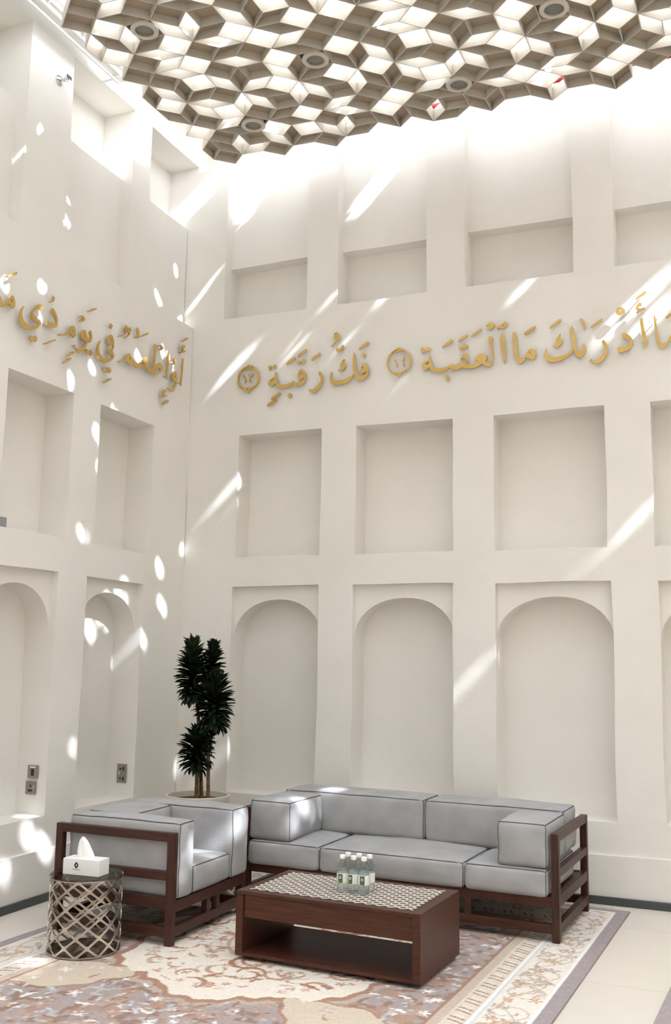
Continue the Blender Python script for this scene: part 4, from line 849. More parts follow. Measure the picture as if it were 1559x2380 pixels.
# armchair: turned so that it faces +x
chair = thing('armchair', 'grey cushioned cube armchair in a dark wood frame beside the lattice side table', 'armchair', (.985, -1.83, 0), -.005)
ax, ay = .405, .43
for sx in (-1, 1):
    for sy in (-1, 1): bar('leg', (sx * ax - ps, sx * ax + ps, sy * ay - ps, sy * ay + ps, .0134, .645), WOODV, chair)
for sy in (-1, 1):
    for nm, z0, z1 in (('top_rail', .595, .645), ('arm_rail', .375, .425), ('seat_rail', .215, .28), ('stretcher', .06, .115)):
        bar(nm, (-ax + ps, ax - ps, sy * ay - ps + .002, sy * ay + ps - .002, z0, z1), WOOD, chair)
for sx in (-1, 1):
    bar('seat_rail', (sx * ax - ps + .003, sx * ax + ps - .003, -ay + ps, ay - ps, .195, .26), WOOD, chair)
    bar('stretcher', (sx * ax - ps + .003, sx * ax + ps - .003, -ay + ps, ay - ps, .06, .115), WOOD, chair)
    for dy in (-.02, .10): bar('short_post', (sx * ax - .02, sx * ax + .02, dy - .02, dy + .02, .115, .20), WOODV, chair)
bar('seat_board', (-ax + ps, ax - ps, -ay + ps, ay - ps, .235, .262), WOOD, chair)
cushion('arm_cushion', -.37, .44, -.402, -.235, .264, .70, chair, seed=11, pipes='frbr', bulge=.014)
cushion('arm_cushion', -.37, .445, .235, .452, .264, .70, chair, seed=12, pipes='frbr', bulge=.014)
cushion('back_cushion', -.37, -.02, -.23, .23, .264, .70, chair, seed=13, pipes='frbr', bulge=.018)
cushion('seat_cushion', -.015, .435, -.23, .23, .264, .43, chair, seed=14, pipes='frbr', bulge=.018)
# ------------------------------------------------------------------ coffee table (origin at its near left corner)
RUGT = .012
ct = thing('coffee_table', 'dark wood box coffee table with cream lattice inlay top and an open shelf', 'coffee table', (1.85, -2.317, 0), -.054)
TW, TD, TH = 1.109, .622, .381
bar('side_panel', (0, .045, 0, TD, .034, TH - .02), TABLEW, ct); bar('side_panel', (TW - .045, TW, 0, TD, .034, TH - .02), TABLEW, ct)
bar('bottom_panel', (.045, TW - .045, .0, TD, .034, .054), TABLEW, ct)
bar('drawer', (.047, TW - .047, .012, .06, .238, TH - .021), TABLEW, ct)
bar('drawer_box', (.045, TW - .045, .06, TD - .012, .255, TH - .02), TABLEW, ct)
bar('plinth', (.10, TW - .10, .10, TD - .08, .0134, .034), WOODV, ct)
top = bar('tabletop', (0, TW, 0, TD, TH - .02, TH), TABLEW, ct)
m = MB(); m.box(.055, TW - .06, .05, TD - .06, TH - .0005, TH + .0008); m.build('inlay_panel', INLAYW, top)
m = MB(); bx0, bx1, by0, by1 = .06, TW - .065, .055, TD - .065; nx, nyr = 30, 18; zt = TH + .0008
dx, dy = (bx1 - bx0) / nx, (by1 - by0) / nyr
def strip(p, q, w, z0, z1):
    p, q = Vector(p), Vector(q); d = (q - p).normalized(); n = Vector((-d.y, d.x)) * w / 2
    a = [p + n - d * w * .3, p - n - d * w * .3, q - n + d * w * .3, q + n + d * w * .3]
    m.add([(v.x, v.y, z0) for v in a] + [(v.x, v.y, z1) for v in a], [(3, 2, 1, 0), (4, 5, 6, 7), (0, 1, 5, 4), (1, 2, 6, 5), (2, 3, 7, 6), (3, 0, 4, 7)])
for i in range(nx):
    for j in range(nyr):
        x, y = bx0 + i * dx, by0 + j * dy
        ee = i + j
        strip((x, y + dy * .0), (x + dx, y + dy), .0074, zt, zt + .0032) if ee % 2 == 0 else strip((x, y + dy), (x + dx, y), .0074, zt, zt + .0026)
        a = (x + dx * .5, y); b = (x + dx, y + dy * .5); c = (x + dx * .5, y + dy); d = (x, y + dy * .5)
m.build('inlay_lattice', INLAYC, top)

# ------------------------------------------------------------------ water bottles on the table
def make_bottle(loc, label):
    t = thing('water_bottle', label, 'bottle', loc, .18, 'water bottles on the coffee table')
    prof = [(.0, .0), (.024, .0), (.030, .006), (.031, .02), (.0305, .05), (.031, .055), (.031, .105), (.0305, .11), (.031, .118), (.030, .128), (.025, .148), (.018, .163), (.0135, .172), (.0132, .186), (.0, .186)]
    m = MB(); m.lathe(prof, 32, close=False); b = m.build('bottle_body', PET, t, smooth=True, merge=True)
    w = [(0, .003), (.022, .003), (.0285, .008), (.0295, .02), (.0295, .118), (.0285, .127), (.0, .127)]
    m = MB(); m.lathe(w, 32, close=False); m.build('water', WATER, t, smooth=True, merge=True)
    m = MB(); m.lathe([(.0155, .180), (.0165, .182), (.0165, .199), (.0150, .2015)], 28); m.build('cap', CAPM, t, smooth=True)
    def sleeve(r, a0, a1, z0, z1, n):
        m = MB(); vs = []
        for k in range(n + 1):
            a = a0 + (a1 - a0) * k / n
            for rr in (r, r + .0006):
                for z in (z0, z1): vs.append((rr * math.cos(a), rr * math.sin(a), z))
        fs = []
        for k in range(n):
            o, p = 4 * k, 4 * k + 4
            fs += [(o, p, p + 1, o + 1), (o + 2, o + 3, p + 3, p + 2), (o, o + 2, p + 2, p), (o + 1, p + 1, p + 3, o + 3)]
        fs += [(0, 1, 3, 2), (4 * n, 4 * n + 2, 4 * n + 3, 4 * n + 1)]
        m.add(vs, fs); return m
    lb = sleeve(.0312, 0, 2 * math.pi, .054, .106, 40).build('bottle_label', LABELW, t, smooth=True)
    mid = -1.75
    sleeve(.0319, mid - .42, mid + .42, .056, .102, 10).build('label_panel', LABELG, lb, smooth=True)
    # emblem: a small pale rounded ring and a thin line of lettering under it
    m = MB(); r = .0328
    def pt(a, z): return Vector((r * math.cos(mid + a), r * math.sin(mid + a), z))
    m.tube([pt(.17 * math.cos(q), .084 + .0062 * math.sin(q)) for q in [2 * math.pi * k / 16 for k in range(16)]], .0019, 6, True)
    for k in range(7): m.tube([pt(-.25 + k * .075, .067), pt(-.21 + k * .075, .067)], .0007, 5)
    m.build('emblem', LABELW, lb)
    return t
BOT = [(2.413, -2.115, 'water bottle in the front row, leftmost of the six on the coffee table'),
       (2.478, -2.110, 'water bottle in the middle of the front row on the coffee table'),
       (2.543, -2.118, 'water bottle in the front row, right end, nearest the camera'),
       (2.416, -2.038, 'water bottle in the back row, left end, half hidden behind two others'),
       (2.481, -2.035, 'water bottle in the middle of the back row, only its cap and shoulder showing'),
       (2.547, -2.040, 'water bottle in the back row, right end, its side showing past the front bottle')]
b0 = make_bottle((BOT[0][0], BOT[0][1], TH + .0044), BOT[0][2])
for x, y, lb in BOT[1:]: dup(b0, (x, y, TH + .0044), lb, .18 + random.Random(lb).uniform(-.25, .25))

# ------------------------------------------------------------------ lattice side tables
def make_side_table(loc, label):
    t = thing('side_table', label, 'side table', loc, .1, 'lattice side tables')
    R, H, n = .203, .402, 10; m = MB()
    rows = 8; dz = H / rows; da = 2 * math.pi / n
    def P(a, z, r): return Vector((r * math.cos(a), r * math.sin(a), z))
    def band(a0, a1, z0, z1):
        vs = []; K = 6
        L_ = math.hypot((a1 - a0) * R, z1 - z0)
        for k in range(K + 1):
            f = k / K; a = a0 + (a1 - a0) * f; z = z0 + (z1 - z0) * f
            w = .0056 + .0065 * abs(2 * f - 1) ** 5
            na = -(z1 - z0) / L_ * w / R; nz_ = (a1 - a0) * R / L_ * w
            for rr in (R - .003, R + .003):
                vs.append(P(a + na, z + nz_, rr)); vs.append(P(a - na, z - nz_, rr))
        fs = []
        for k in range(K):
            o, p = 4 * k, 4 * k + 4
            fs += [(o, o + 1, p + 1, p), (o + 2, p + 2, p + 3, o + 3), (o, p, p + 2, o + 2), (o + 1, o + 3, p + 3, p + 1)]
        m.add(vs, fs)
    for i in range(n):
        for j in range(rows):
            s = 0 if j % 2 == 0 else .5
            for dirn in (-.5, .5): band((i + s) * da, (i + s + dirn) * da, j * dz + .004, (j + 1) * dz + .004)
    for z in (.004, H + .004): m.tube([P(2 * math.pi * k / 48, z, R) for k in range(48)], .0042, 6, True)
    m.build('lattice_body', STEEL, t, smooth=True)
    m = MB(); m.lathe([(.20, .408), (.209, .4095), (.209, .416), (.207, .418)], 56); m.build('tabletop', SMOKE, t, smooth=True)
    m = MB(); m.lathe([(.197, .003), (.197, .009)], 48); m.build('base_plate', SMOKE, t, smooth=True)
    return t
ZT = .0162
s0 = make_side_table((.995, -2.545, ZT), 'round nickel lattice side table carrying a tissue box, in front of the armchair')
dup(s0, (1.025, -1.065, ZT), 'lattice side table tucked behind the armchair, only glimpsed between its legs', .4)

# tissue box
tb = thing('tissue_box', 'white tissue box with a dark emblem on the smoked glass side table', 'tissue box', (1.0, -2.565, ZT + .4185), .08)
m = MB(); m.box(-.118, .118, -.055, .055, 0, .088); bx = m.build('box_body', PAPER, tb, bevel=.0015)
m = MB(); m.lathe([(.045, .0876), (.045, .0886)], 24); o = m.build('opening', GREYINK, bx); o.scale = (1, .35, 1)
m = MB(); q = .0006
m.tube([(-.03 + .0085 * math.cos(a) * (1 + .12 * math.cos(4 * a)), -.0553, .054 + .0115 * math.sin(a) * (1 + .12 * math.cos(4 * a))) for a in [2 * math.pi * k / 24 for k in range(24)]], .0042, 6, True)
for k in range(9): m.box(-.056 + k * .006, -.0517 + k * .006, -.0556, -.0548, .0315, .0335)
for k in range(11): m.box(-.056 + k * .0048, -.0525 + k * .0048, -.0556, -.0548, .0270, .0282)
m.build('emblem', INK, bx)
# the pulled up tissue: a folded cone with a soft ridge
m = MB(); nA, nZ = 40, 14; vs = []; fs = []
for j in range(nZ + 1):
    t_ = j / nZ; z = .084 + .118 * t_
    rx = .054 * (1 - t_ ** 1.3) + .017 * t_ * (1 - .55 * max(0, t_ - .8) / .2); ry = (.017 * (1 - t_) + .009) * (1 - .6 * max(0, t_ - .85) / .15)
    cx = -.004 - .026 * t_
    for k in range(nA):
        a = 2 * math.pi * k / nA; w = 1 + .09 * math.sin(5 * a + 2 * t_) * (1 - t_ * .5) + .05 * math.sin(11 * a - 3 * t_)
        vs.append((cx + rx * w * math.cos(a), ry * w * math.sin(a), z + .003 * math.sin(3 * a) * t_))
for j in range(nZ):
    for k in range(nA): fs.append((j * nA + k, j * nA + (k + 1) % nA, (j + 1) * nA + (k + 1) % nA, (j + 1) * nA + k))
fs.append(tuple(nZ * nA + k for k in range(nA)))
m.add(vs, fs); m.build('tissue', TISSUE, tb, smooth=True)

# ------------------------------------------------------------------ potted dracaena in the corner
PX, PY = .615, -.675
pl = thing('potted_dracaena', 'tall dark green dracaena in a round pale pot in the room corner', 'plant', (PX, PY, .0134))
m = MB(); m.lathe([(.17, .0), (.185, .01), (.225, .35), (.245, .60), (.245, .618), (.238, .622), (.228, .618), (.222, .56), (.0, .56)], 56, close=False)
pot = m.build('pot', POTM, pl, smooth=True, merge=True)
m = MB(); m.lathe([(.0, .578), (.12, .582), (.2225, .578), (.2225, .57)], 40, close=False); m.build('soil', SOIL, pot, smooth=True)
rng = random.Random(7)
def leaf(m, base, az, el, ln, wd, droop):
    """pointed, folded strap leaf that arches outwards"""
    n = 7; d = Vector((math.cos(az), math.sin(az), 0)); side = Vector((-math.sin(az), math.cos(az), 0)); p = Vector(base); e = el; vs = []
    tw = rng.uniform(-.5, .5)
    for k in range(n):
        f = k / (n - 1); w = wd * (math.sin(math.pi * (f * .86 + .08)) ** .8) * (1 if k < n - 1 else .05)
        up = d * (-math.sin(e)) + Vector((0, 0, math.cos(e)))
        sd = (side * math.cos(tw * f) + up * math.sin(tw * f))
        vs += [p + sd * w + up * w * .35, p - up * .0008, p - sd * w + up * w * .35]
        p = p + (d * math.cos(e) + Vector((0, 0, math.sin(e)))) * ln / (n - 1); e -= droop / (n - 1)
    fs = []
    for k in range(n - 1):
        o = 3 * k; fs += [(o, o + 1, o + 4, o + 3), (o + 1, o + 2, o + 5, o + 4)]
    # a second skin a fraction below gives the leaf thickness
    m.add(vs, fs); m.add([v - Vector((0, 0, .0015)) for v in vs], [tuple(reversed(f)) for f in fs])
def head(cx, cy, z0, z1, rad, n, lean=(0, 0)):
    m = MB()
    for k in range(n):
        f = (k + rng.random()) / n; z = z0 + (z1 - z0) * f
        az = k * 2.39996 + rng.uniform(-.3, .3)
        el = -.15 + 1.3 * f + rng.uniform(-.25, .25)
        sh = (1 - .25 * abs(2 * f - .9)) 
        leaf(m, (cx + lean[0] * f, cy + lean[1] * f, z), az, el, rad * sh * rng.uniform(.88, 1.18), rng.uniform(.016, .023), rng.uniform(.45, 1.25) * (1.15 - f))
    o = m.build('leaf_head', LEAF, pl, smooth=True); return o
def stem_tube(pts, r):
    m = MB(); out = []
    P = [Vector(p) for p in pts]
    for i in range(len(P) - 1):
        for t in (0, .25, .5, .75): out.append(P[i].lerp(P[i + 1], t))
    out.append(P[-1]); m.tube(out, [r * (1 - .25 * i / len(out)) + rng.uniform(-.0008, .0008) for i in range(len(out))], 10)
    m.build('stem', STEM, pl, smooth=True)
X = lambda x: x - PX
stem_tube([(X(.607), .0, .57), (X(.603), 0, .75), (X(.598), 0, .92)], .017)
stem_tube([(X(.70), .015, .57), (X(.69), .012, .9), (X(.67), .01, 1.15), (X(.70), .0, 1.25), (X(.73), 0, 1.4)], .015)
stem_tube([(X(.62), .05, .57), (X(.60), .05, .9), (X(.572), .03, 1.25), (X(.56), 0, 1.45), (X(.55), 0, 1.66)], .016)
stem_tube([(X(.566), .02, 1.34), (X(.64), .02, 1.48), (X(.68), .01, 1.66)], .012)
head(X(.595), -.01, .83, 1.06, .155, 190)
head(X(.665), .0, .96, 1.16, .09, 70)
head(X(.745), -.01, 1.13, 1.47, .165, 330)
head(X(.545), .0, 1.34, 1.74, .145, 330, (-.02, 0))
head(X(.685), .02, 1.46, 1.74, .105, 190, (.02, 0))

# ------------------------------------------------------------------ fittings on the walls
def socket_plate(loc, label, w, h, items):
    t = thing('socket_plate', label, 'wall socket', loc)
    m = MB(); m.box(-w / 2, w / 2, -.009, .0, -h / 2, h / 2); f = m.build('face_plate', SOCKET, t, bevel=.002)
    for nm, mt, x0, x1, z0, z1, d in items:
        m = MB(); m.box(x0, x1, -.009 - d, -.0085, z0, z1); m.build(nm, mt, f)
    return t
pins = lambda ox, oz, s=1: [('pin_hole', BLACKP, ox - .004, ox + .004, oz + .006, oz + .019, .0006), ('pin_hole', BLACKP, ox - .016, ox - .006, oz - .012, oz - .005, .0006), ('pin_hole', BLACKP, ox + .006, ox + .016, oz - .012, oz - .005, .0006)]
# they sit on the right-hand cheeks of the left wall niches, facing the camera
YN1, YN2 = -1.709 - .006, -.625 - .006
socket_plate((-.112, YN1, .862), 'upper of the two nickel plates in the left arched niche, with a black slot', .088, .088, [('slot', BLACKP, -.013, .013, -.028, .018, .0008), ('label_strip', PAPER, -.024, .024, .027, .036, .0006)])
socket_plate((-.122, YN1, .752), 'lower of the two nickel plates in the left arched niche, with a socket and switch', .088, .088, [('socket_face', BLACKP, -.006, .006, .004, .022, .0008), ('socket_face', BLACKP, -.022, .014, -.026, -.012, .0008), ('switch', CHROME, .022, .032, -.004, .018, .002)])
socket_plate((-.115, YN2, .745), 'tall nickel double socket plate in the arched niche beside the corner', .088, .146, [('socket_face', BLACKP, .010, .024, .022, .052, .0008), ('socket_face', BLACKP, -.020, -.002, .030, .042, .0008), ('socket_face', BLACKP, .010, .024, -.056, -.026, .0008), ('socket_face', BLACKP, -.020, -.002, -.046, -.034, .0008), ('switch', CHROME, -.030, -.012, -.014, -.001, .002), ('switch', CHROME, -.030, -.012, .002, .015, .002)])
# sidewall sprinkler
sp = thing('fire_sprinkler', 'small chrome sprinkler head sticking out of the upper left wall pilaster', 'sprinkler', (0, -2.019, 5.925))
Mx = Matrix.Rotation(math.pi / 2, 4, 'Y')
def lathex(name, prof, mt):
    m = MB(); m.lathe(prof, 24); m.v = [tuple(Mx @ Vector(v)) for v in m.v]; return m.build(name, mt, sp, smooth=True)
lathex('escutcheon', [(.040, -.006), (.040, .006), (.030, .016), (.016, .020)], CHROME)
lathex('nozzle', [(.013, .018), (.013, .045), (.009, .05), (.009, .085)], CHROME)
m = MB(); m.tube([(.045, 0, .012), (.07, 0, .026), (.09, 0, .004)], .004, 6); m.tube([(.045, 0, -.012), (.07, 0, -.026), (.09, 0, -.004)], .004, 6); m.build('frame_arm', CHROME, sp)
m = MB(); m.box(.088, .093, -.026, .026, -.006, .02); m.build('deflector', BLACKP, sp, bevel=.001)
# grey box in the niche at the edge of the photo
o = MB(); o.box(-.20, -.06, -2.357, -2.205, 2.535, 2.60); tag(o.build('grey_box', GREYB, bevel=.004), 'small grey box standing in the wall niche at the left edge of the photo', 'box')

# recessed spotlights hung in the lattice
SPT = [(.876, -2.211, 'spotlight in the lattice ceiling, leftmost, near the left wall'), (1.847, -1.462, 'spotlight in the middle of the lattice ceiling, above the second upper niche'),
       (1.013, -.835, 'spotlight nearest the room corner, low at the tip of the lattice ceiling'), (2.732, -.785, 'spotlight by the back edge of the lattice ceiling, right of centre'), (3.559, -1.400, 'spotlight at the upper right of the photo in the lattice ceiling')]
def make_spot(loc, label):
    t = thing('ceiling_spotlight', label, 'spotlight', loc, 0, 'round spotlights in the lattice ceiling')
    m = MB(); m.lathe([(.066, -.012), (.082, -.014), (.098, -.008), (.098, .004), (.090, .012), (.090, .10), (.066, .10)], 40, close=False)
    m.lathe([(.066, .10), (.066, -.012)], 40, close=False); r = m.build('trim_ring', SPOTRING, t, smooth=True, merge=True)
    m = MB(); m.lathe([(.067, .0), (.067, .006)], 36); m.build('lens', SPOTGLASS, t, smooth=True)
    m = MB(); m.lathe([(.060, .04), (.060, .16), (.03, .20)], 24); m.build('lamp_can', SPOTRING, t, smooth=True)
    return t
s1 = make_spot((SPT[0][0], SPT[0][1], 5.995), SPT[0][2])
for x, y, lb in SPT[1:]: dup(s1, (x, y, 5.995), lb)
# white steel work along the left wall head
bm_ = thing('steel_channel', 'white steel channel with pipes and clamps along the top of the left wall', 'steel beam', (.10, -3.6, 6.26))
m = MB(); m.box(0, .012, 0, 2.15, -.05, .09); m.box(0, .09, 0, 2.15, .078, .09); m.box(0, .09, 0, 2.15, -.05, -.038); m.build('channel', WHITEM, bm_)
m = MB(); m.tube([(.13, 0, -.02), (.13, 1.2, -.02), (.13, 2.1, -.02)], .018, 10); m.build('pipe', WHITEM, bm_, smooth=True)
m = MB(); m.tube([(.05, 0, -.085), (.05, 2.1, -.085)], .012, 10); m.build('pipe', WHITEM, bm_, smooth=True)
m = MB(); m.tube([(-.10, 2.06, -.07), (.32, 2.06, -.07)], .010, 8); m.build('cross_bar', WHITEM, bm_, smooth=True)
for y in (1.15, 1.55, 1.92):
    m = MB(); m.tube([(.13 + .026 * math.cos(a), y, -.02 + .026 * math.sin(a)) for a in [2 * math.pi * k / 14 for k in range(14)]], .007, 6, True)
    m.tube([(.13, y, .006), (.13, y, .08)], .006, 6); m.build('pipe_clamp', WHITEM, bm_, smooth=True)
m = MB(); m.tube([(.13, 1.70, -.02), (.13, 1.80, -.02)], .032, 10); m.tube([(.13, 1.75, -.02), (.13, 1.75, -.075)], .014, 8); m.build('valve', WHITEM, bm_, smooth=True)
m = MB(); m.tube([(1.25, -.30, 6.14), (3.0, -.335, 6.14), (4.6, -.36, 6.14)], .022, 12); tag(m.build('sprinkler_pipe', REDP, smooth=True), 'thin red pipe running above the back edge of the lattice ceiling', 'pipe')
# ------------------------------------------------------------------ rugs
def rug_colours(U, V, W, LN, seed):
    """pattern of the woven rug: U across from one long side, V along from one end"""
    rng = np.random.default_rng(seed)
    c = lambda r, g, b: np.array([r, g, b], float)
    LAV, CRM, CRM2, TAN, BRN, TAU, BLU, WHT, FLD = c(160, 150, 151), c(224, 217, 207), c(228, 220, 208), c(200, 185, 170), c(160, 128, 110), c(168, 158, 152), c(196, 204, 210), c(230, 229, 227), c(168, 155, 153)
    D = np.minimum(np.minimum(U, W - U), np.minimum(V, LN - V))
    A = np.where(np.minimum(V, LN - V) < np.minimum(U, W - U), U, V)        # distance along the border
    C = np.empty(U.shape + (3,))
    def put(mask, col): C[mask] = col
    put(D >= 0, CRM); put(D < .085, LAV); put((D >= .085) & (D < .10), WHT)
    put((D >= .325) & (D < .345), c(206, 208, 208)); put((D >= .345) & (D < .362), WHT)
    put((D >= .362) & (D < .47), c(212, 200, 186)); put((D >= .47) & (D < .525), TAN * .96); put((D >= .525) & (D < .545), BRN)
    field = D >= .545
    put(field, FLD)
    # tooth band
    tk = ((A * 22 + (D - .36) * 9) % 1.0)
    put((D > .375) & (D < .455) & (tk < .30) & (((A * 22 + (D - .36) * 9) // 1) % 3 != 0), c(150, 118, 100)); put((D > .385) & (D < .44) & (tk > .34) & (tk < .52), WHT)
    # mottled field
    def blot(scale, thr, col, mask):
        n1 = max(4, int(LN / scale)); n2 = max(4, int(W / scale)); g = rng.random((n2 + 2, n1 + 2))
        x = np.clip(U / W * n2, 0, n2 - .001); y = np.clip(V / LN * n1, 0, n1 - .001); xi, yi = x.astype(int), y.astype(int); fx, fy = x - xi, y - yi
        fx = fx * fx * (3 - 2 * fx); fy = fy * fy * (3 - 2 * fy)
        v = g[xi, yi] * (1 - fx) * (1 - fy) + g[xi + 1, yi] * fx * (1 - fy) + g[xi, yi + 1] * (1 - fx) * fy + g[xi + 1, yi + 1] * fx * fy
        put(mask & (v > thr), col)
    blot(.07, .60, c(172, 144, 128), field); blot(.045, .70, c(150, 126, 114), field); blot(.04, .80, c(182, 180, 184), field)
    # medallion and corner cartouches
    mu, mv = W / 2 + .10, 1.72
    dx, dy = (U - mu), (V - mv); th = np.arctan2(dy / 1.05, dx / .86); rr = np.sqrt((dx / .86) ** 2 + (dy / 1.05) ** 2)
    edge = 1 + .045 * np.cos(8 * th) + .03 * np.abs(np.sin(12 * th)) + .012 * np.sin(40 * th)
    put(field & (rr < edge + .045), c(170, 134, 114)); med = field & (rr < edge); put(med, CRM2)
    put(field & (rr > edge + .055) & (rr < edge + .10), c(186, 170, 158))
    carts = np.zeros(U.shape, bool)
    for sx, sy in ((1, 1), (-1, 1), (1, -1), (-1, -1)):
        cu, cv = mu + sx * .80, mv + sy * 1.10; a = .5 * sx * sy
        x = (U - cu) * math.cos(a) + (V - cv) * math.sin(a); y = -(U - cu) * math.sin(a) + (V - cv) * math.cos(a)
        t = np.arctan2(y / .2, x / .36); q = np.sqrt((x / .36) ** 2 + (y / .2) ** 2); e2 = 1 + .10 * np.cos(4 * t) + .05 * np.cos(9 * t)
        put(field & ~med & (q < e2 + .08), c(168, 134, 114)); k = field & ~med & (q < e2); put(k, c(205, 192, 175)); carts |= k
    ring2 = (rr > .40) & (rr < .425) & med; put(ring2, c(196, 170, 150))
    res = abs(U[1, 0] - U[0, 0])
    def stamp(cu, cv, R, fn, col, mask):
        i0, i1 = int(max(0, (cu - R) / res)), int(min(U.shape[0], (cu + R) / res + 2)); j0, j1 = int(max(0, (cv - R) / res)), int(min(U.shape[1], (cv + R) / res + 2))
        if i1 <= i0 or j1 <= j0: return
        s = (slice(i0, i1), slice(j0, j1)); k = fn(U[s] - cu, V[s] - cv) & mask[s]; C[s][k] = col
    def flower(R, k, p): return lambda x, y: np.hypot(x, y) < R * (.62 + .38 * np.cos(k * np.arctan2(y, x) + p))
    def leaf(Ln, w, a, cv): 
        def f(x, y):
            p = x * math.cos(a) + y * math.sin(a); q = -x * math.sin(a) + y * math.cos(a); q = q - cv * (p / Ln) ** 2 * Ln
            return (np.abs(p) < Ln) & (np.abs(q) < w * (1 - (p / Ln) ** 2) * (1 + .35 * np.sin(p / Ln * 9)))
        return f
    def arc(R, w, a0, span):
        def f(x, y):
            q = (np.arctan2(y, x) - a0) % (2 * math.pi); t = q / span
            return (t < 1) & (np.abs(np.hypot(x, y) - R * (1 - .25 * t)) < w * (.25 + np.sin(np.clip(t, 0, 1) * math.pi)))
        return f
    def scatter(n, mask, ru, rv, kinds):
        for _ in range(n):
            cu, cv = rng.uniform(*ru), rng.uniform(*rv); kd, size, col = kinds[rng.integers(len(kinds))]; s = size * rng.uniform(.7, 1.25)
            i, j = int(cu / res), int(cv / res)
            if not (0 <= i < U.shape[0] and 0 <= j < U.shape[1]) or not mask[i, j]: continue
            if kd == 'f': stamp(cu, cv, s * 1.1, flower(s, int(rng.integers(4, 7)), rng.uniform(0, 6)), col, mask); stamp(cu, cv, s, flower(s * .35, 5, 0), np.minimum(col * 1.15 + 8, 240), mask)
            elif kd == 'a':
                a0 = rng.uniform(0, 6.28); stamp(cu, cv, s * 1.2, arc(s, s * .13, a0, rng.uniform(2.4, 4.4)), col, mask); stamp(cu + s * math.cos(a0), cv + s * math.sin(a0), s * .5, flower(s * .38, 5, a0), col, mask)
            else: stamp(cu, cv, s * 1.2, leaf(s, s * .22, rng.uniform(0, 6.28), rng.uniform(-.6, .6)), col, mask)
    full = ((0, W), (0, LN))
    out = field & ~med & ~carts & (rr > edge + .06)
    scatter(2600, out, *full, [('l', .05, WHT), ('l', .04, BLU), ('f', .034, WHT), ('l', .06, c(154, 124, 108)), ('l', .055, c(184, 160, 146)), ('f', .036, c(178, 156, 144)), ('l', .05, c(156, 146, 146)), ('l', .05, c(164, 150, 146)), ('f', .045, c(174, 162, 158))])
    scatter(560, med & (rr < .93), (mu - .9, mu + .9), (mv - 1.15, mv + 1.15), [('a', .10, c(168, 126, 104)), ('a', .07, c(182, 148, 128)), ('l', .07, c(168, 126, 104)), ('l', .05, c(182, 148, 128)), ('f', .045, c(188, 166, 150)), ('l', .045, c(198, 186, 176)), ('f', .036, c(180, 142, 120)), ('a', .05, c(196, 184, 174)), ('l', .035, c(184, 172, 162))])
    scatter(420, carts, *full, [('f', .035, WHT), ('l', .05, c(178, 140, 118)), ('f', .04, c(190, 176, 166)), ('l', .04, c(222, 214, 204))])
    bor = (D > .105) & (D < .32)
    # scroll line through the border with flowers in its loops
    sc_ = np.abs((D - .212) - .07 * np.sin(A * 9.5)); put(bor & (sc_ < .005), c(176, 164, 154))
    sc2 = np.abs(np.hypot((A * 9.5 / math.pi + .5) % 1 - .5, (D - .212) / .33 * 1.0) - .28); put(bor & (sc2 < .016), c(190, 178, 168))
    scatter(2600, bor, *full, [('l', .045, TAU), ('f', .05, c(178, 164, 152)), ('l', .05, c(196, 172, 150)), ('f', .042, c(184, 150, 126)), ('l', .04, c(190, 180, 172)), ('f', .03, c(206, 198, 188)), ('l', .035, c(170, 158, 150))])
    C += rng.normal(0, 4.5, C.shape[:2])[..., None] + rng.normal(0, 2.0, C.shape)
    return np.clip(C, 20, 245) / 255
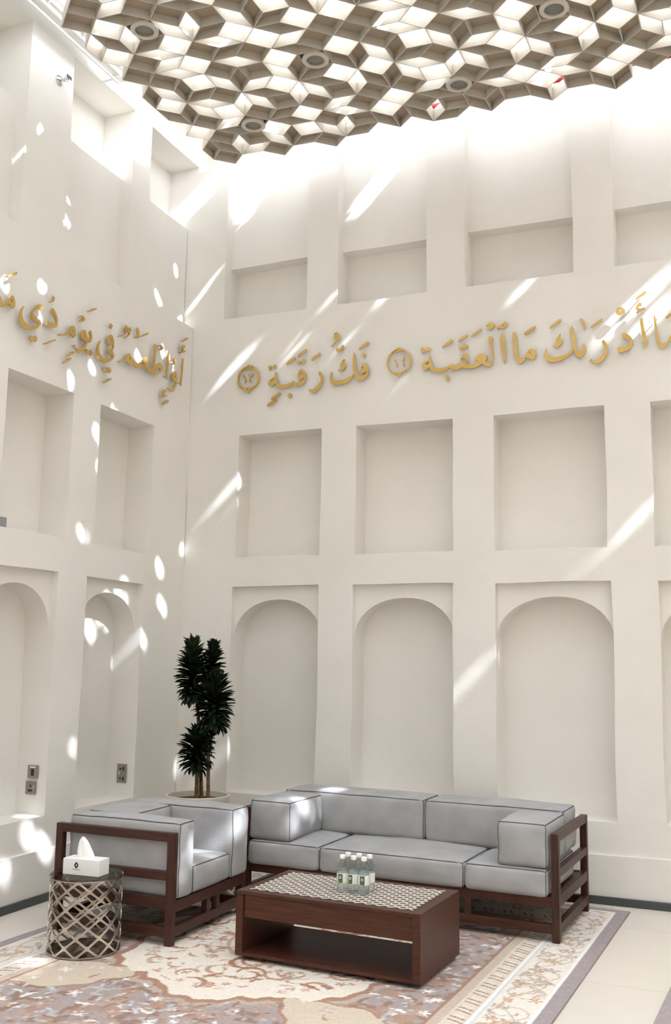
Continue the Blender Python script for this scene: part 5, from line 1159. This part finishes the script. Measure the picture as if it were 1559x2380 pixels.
def make_rug(label, loc, rz, W, LN, seed, group):
    t = thing('persian_rug', label, 'rug', loc, rz, group)
    res = .0085; nu, nv = int(W / res), int(LN / res)
    u = np.linspace(0, W, nu); v = np.linspace(0, LN, nv); U, V = np.meshgrid(u, v, indexing='ij')
    C = rug_colours(U, V, W, LN, seed); lc = np.where(C <= .04045, C / 12.92, ((C + .055) / 1.055) ** 2.4)
    co = np.empty((nu * nv, 3), np.float32); co[:, 0] = -U.ravel(); co[:, 1] = -V.ravel()
    wave = .0010 * np.sin(U * 9 + V * 3) + .0008 * np.sin(V * 11); co[:, 2] = (RUGT + wave - .001).ravel()
    I = np.arange((nu - 1) * (nv - 1)); a = (I // (nv - 1)) * nv + I % (nv - 1)
    F = np.stack([a, a + 1, a + nv + 1, a + nv], 1).astype(np.int32)
    F = F[:, ::-1] if False else F
    me = bpy.data.meshes.new('pile'); me.vertices.add(nu * nv); me.vertices.foreach_set('co', co.ravel())
    nf = len(F); me.loops.add(nf * 4); me.loops.foreach_set('vertex_index', F.ravel()); me.polygons.add(nf)
    me.polygons.foreach_set('loop_start', np.arange(0, nf * 4, 4, dtype=np.int32)); me.polygons.foreach_set('loop_total', np.full(nf, 4, np.int32))
    me.update(); me.validate()
    ca = me.color_attributes.new('col', 'FLOAT_COLOR', 'POINT'); ca.data.foreach_set('color', np.concatenate([lc.reshape(-1, 3), np.ones((nu * nv, 1))], 1).astype(np.float32).ravel())
    me.materials.append(RUGM); o = bpy.data.objects.new('pile', me); COL.objects.link(o); o.parent = t
    m = MB(); m.box(-W, 0, -LN, 0, 0, RUGT - .004); m.build('backing', mat('rug_backing', rgb(150, 140, 136), .95), t)
    m = MB(); rg = random.Random(seed)
    k = 0.
    while k < W:
        ln = rg.uniform(.05, .085); x = -k; pts = [Vector((x, 0, .006))]; a = rg.uniform(-.5, .5)
        for q in range(4): pts.append(pts[-1] + Vector((math.sin(a), math.cos(a), 0)) * ln / 4 + Vector((0, 0, rg.uniform(-.001, .002)))); a += rg.uniform(-.7, .7)
        for p in pts: p.z = min(max(p.z, .003), .008)
        m.tube(pts, .0022, 5); k += rg.uniform(.008, .016)
    fr = m.build('fringe', mat('fringe_yarn', rgb(216, 208, 196), .95), t); fr['kind'] = 'stuff'
    return t
make_rug('large cream and mauve floral rug under the sofa, armchair and coffee table', (3.752, -.205, 0), -.041, 3.19, 4.3, 3, 'floral rugs')
make_rug('second rug, only its mauve edge showing at the lower right corner', (7.22, -1.02, 0), -.055, 3.05, 4.3, 5, 'floral rugs')
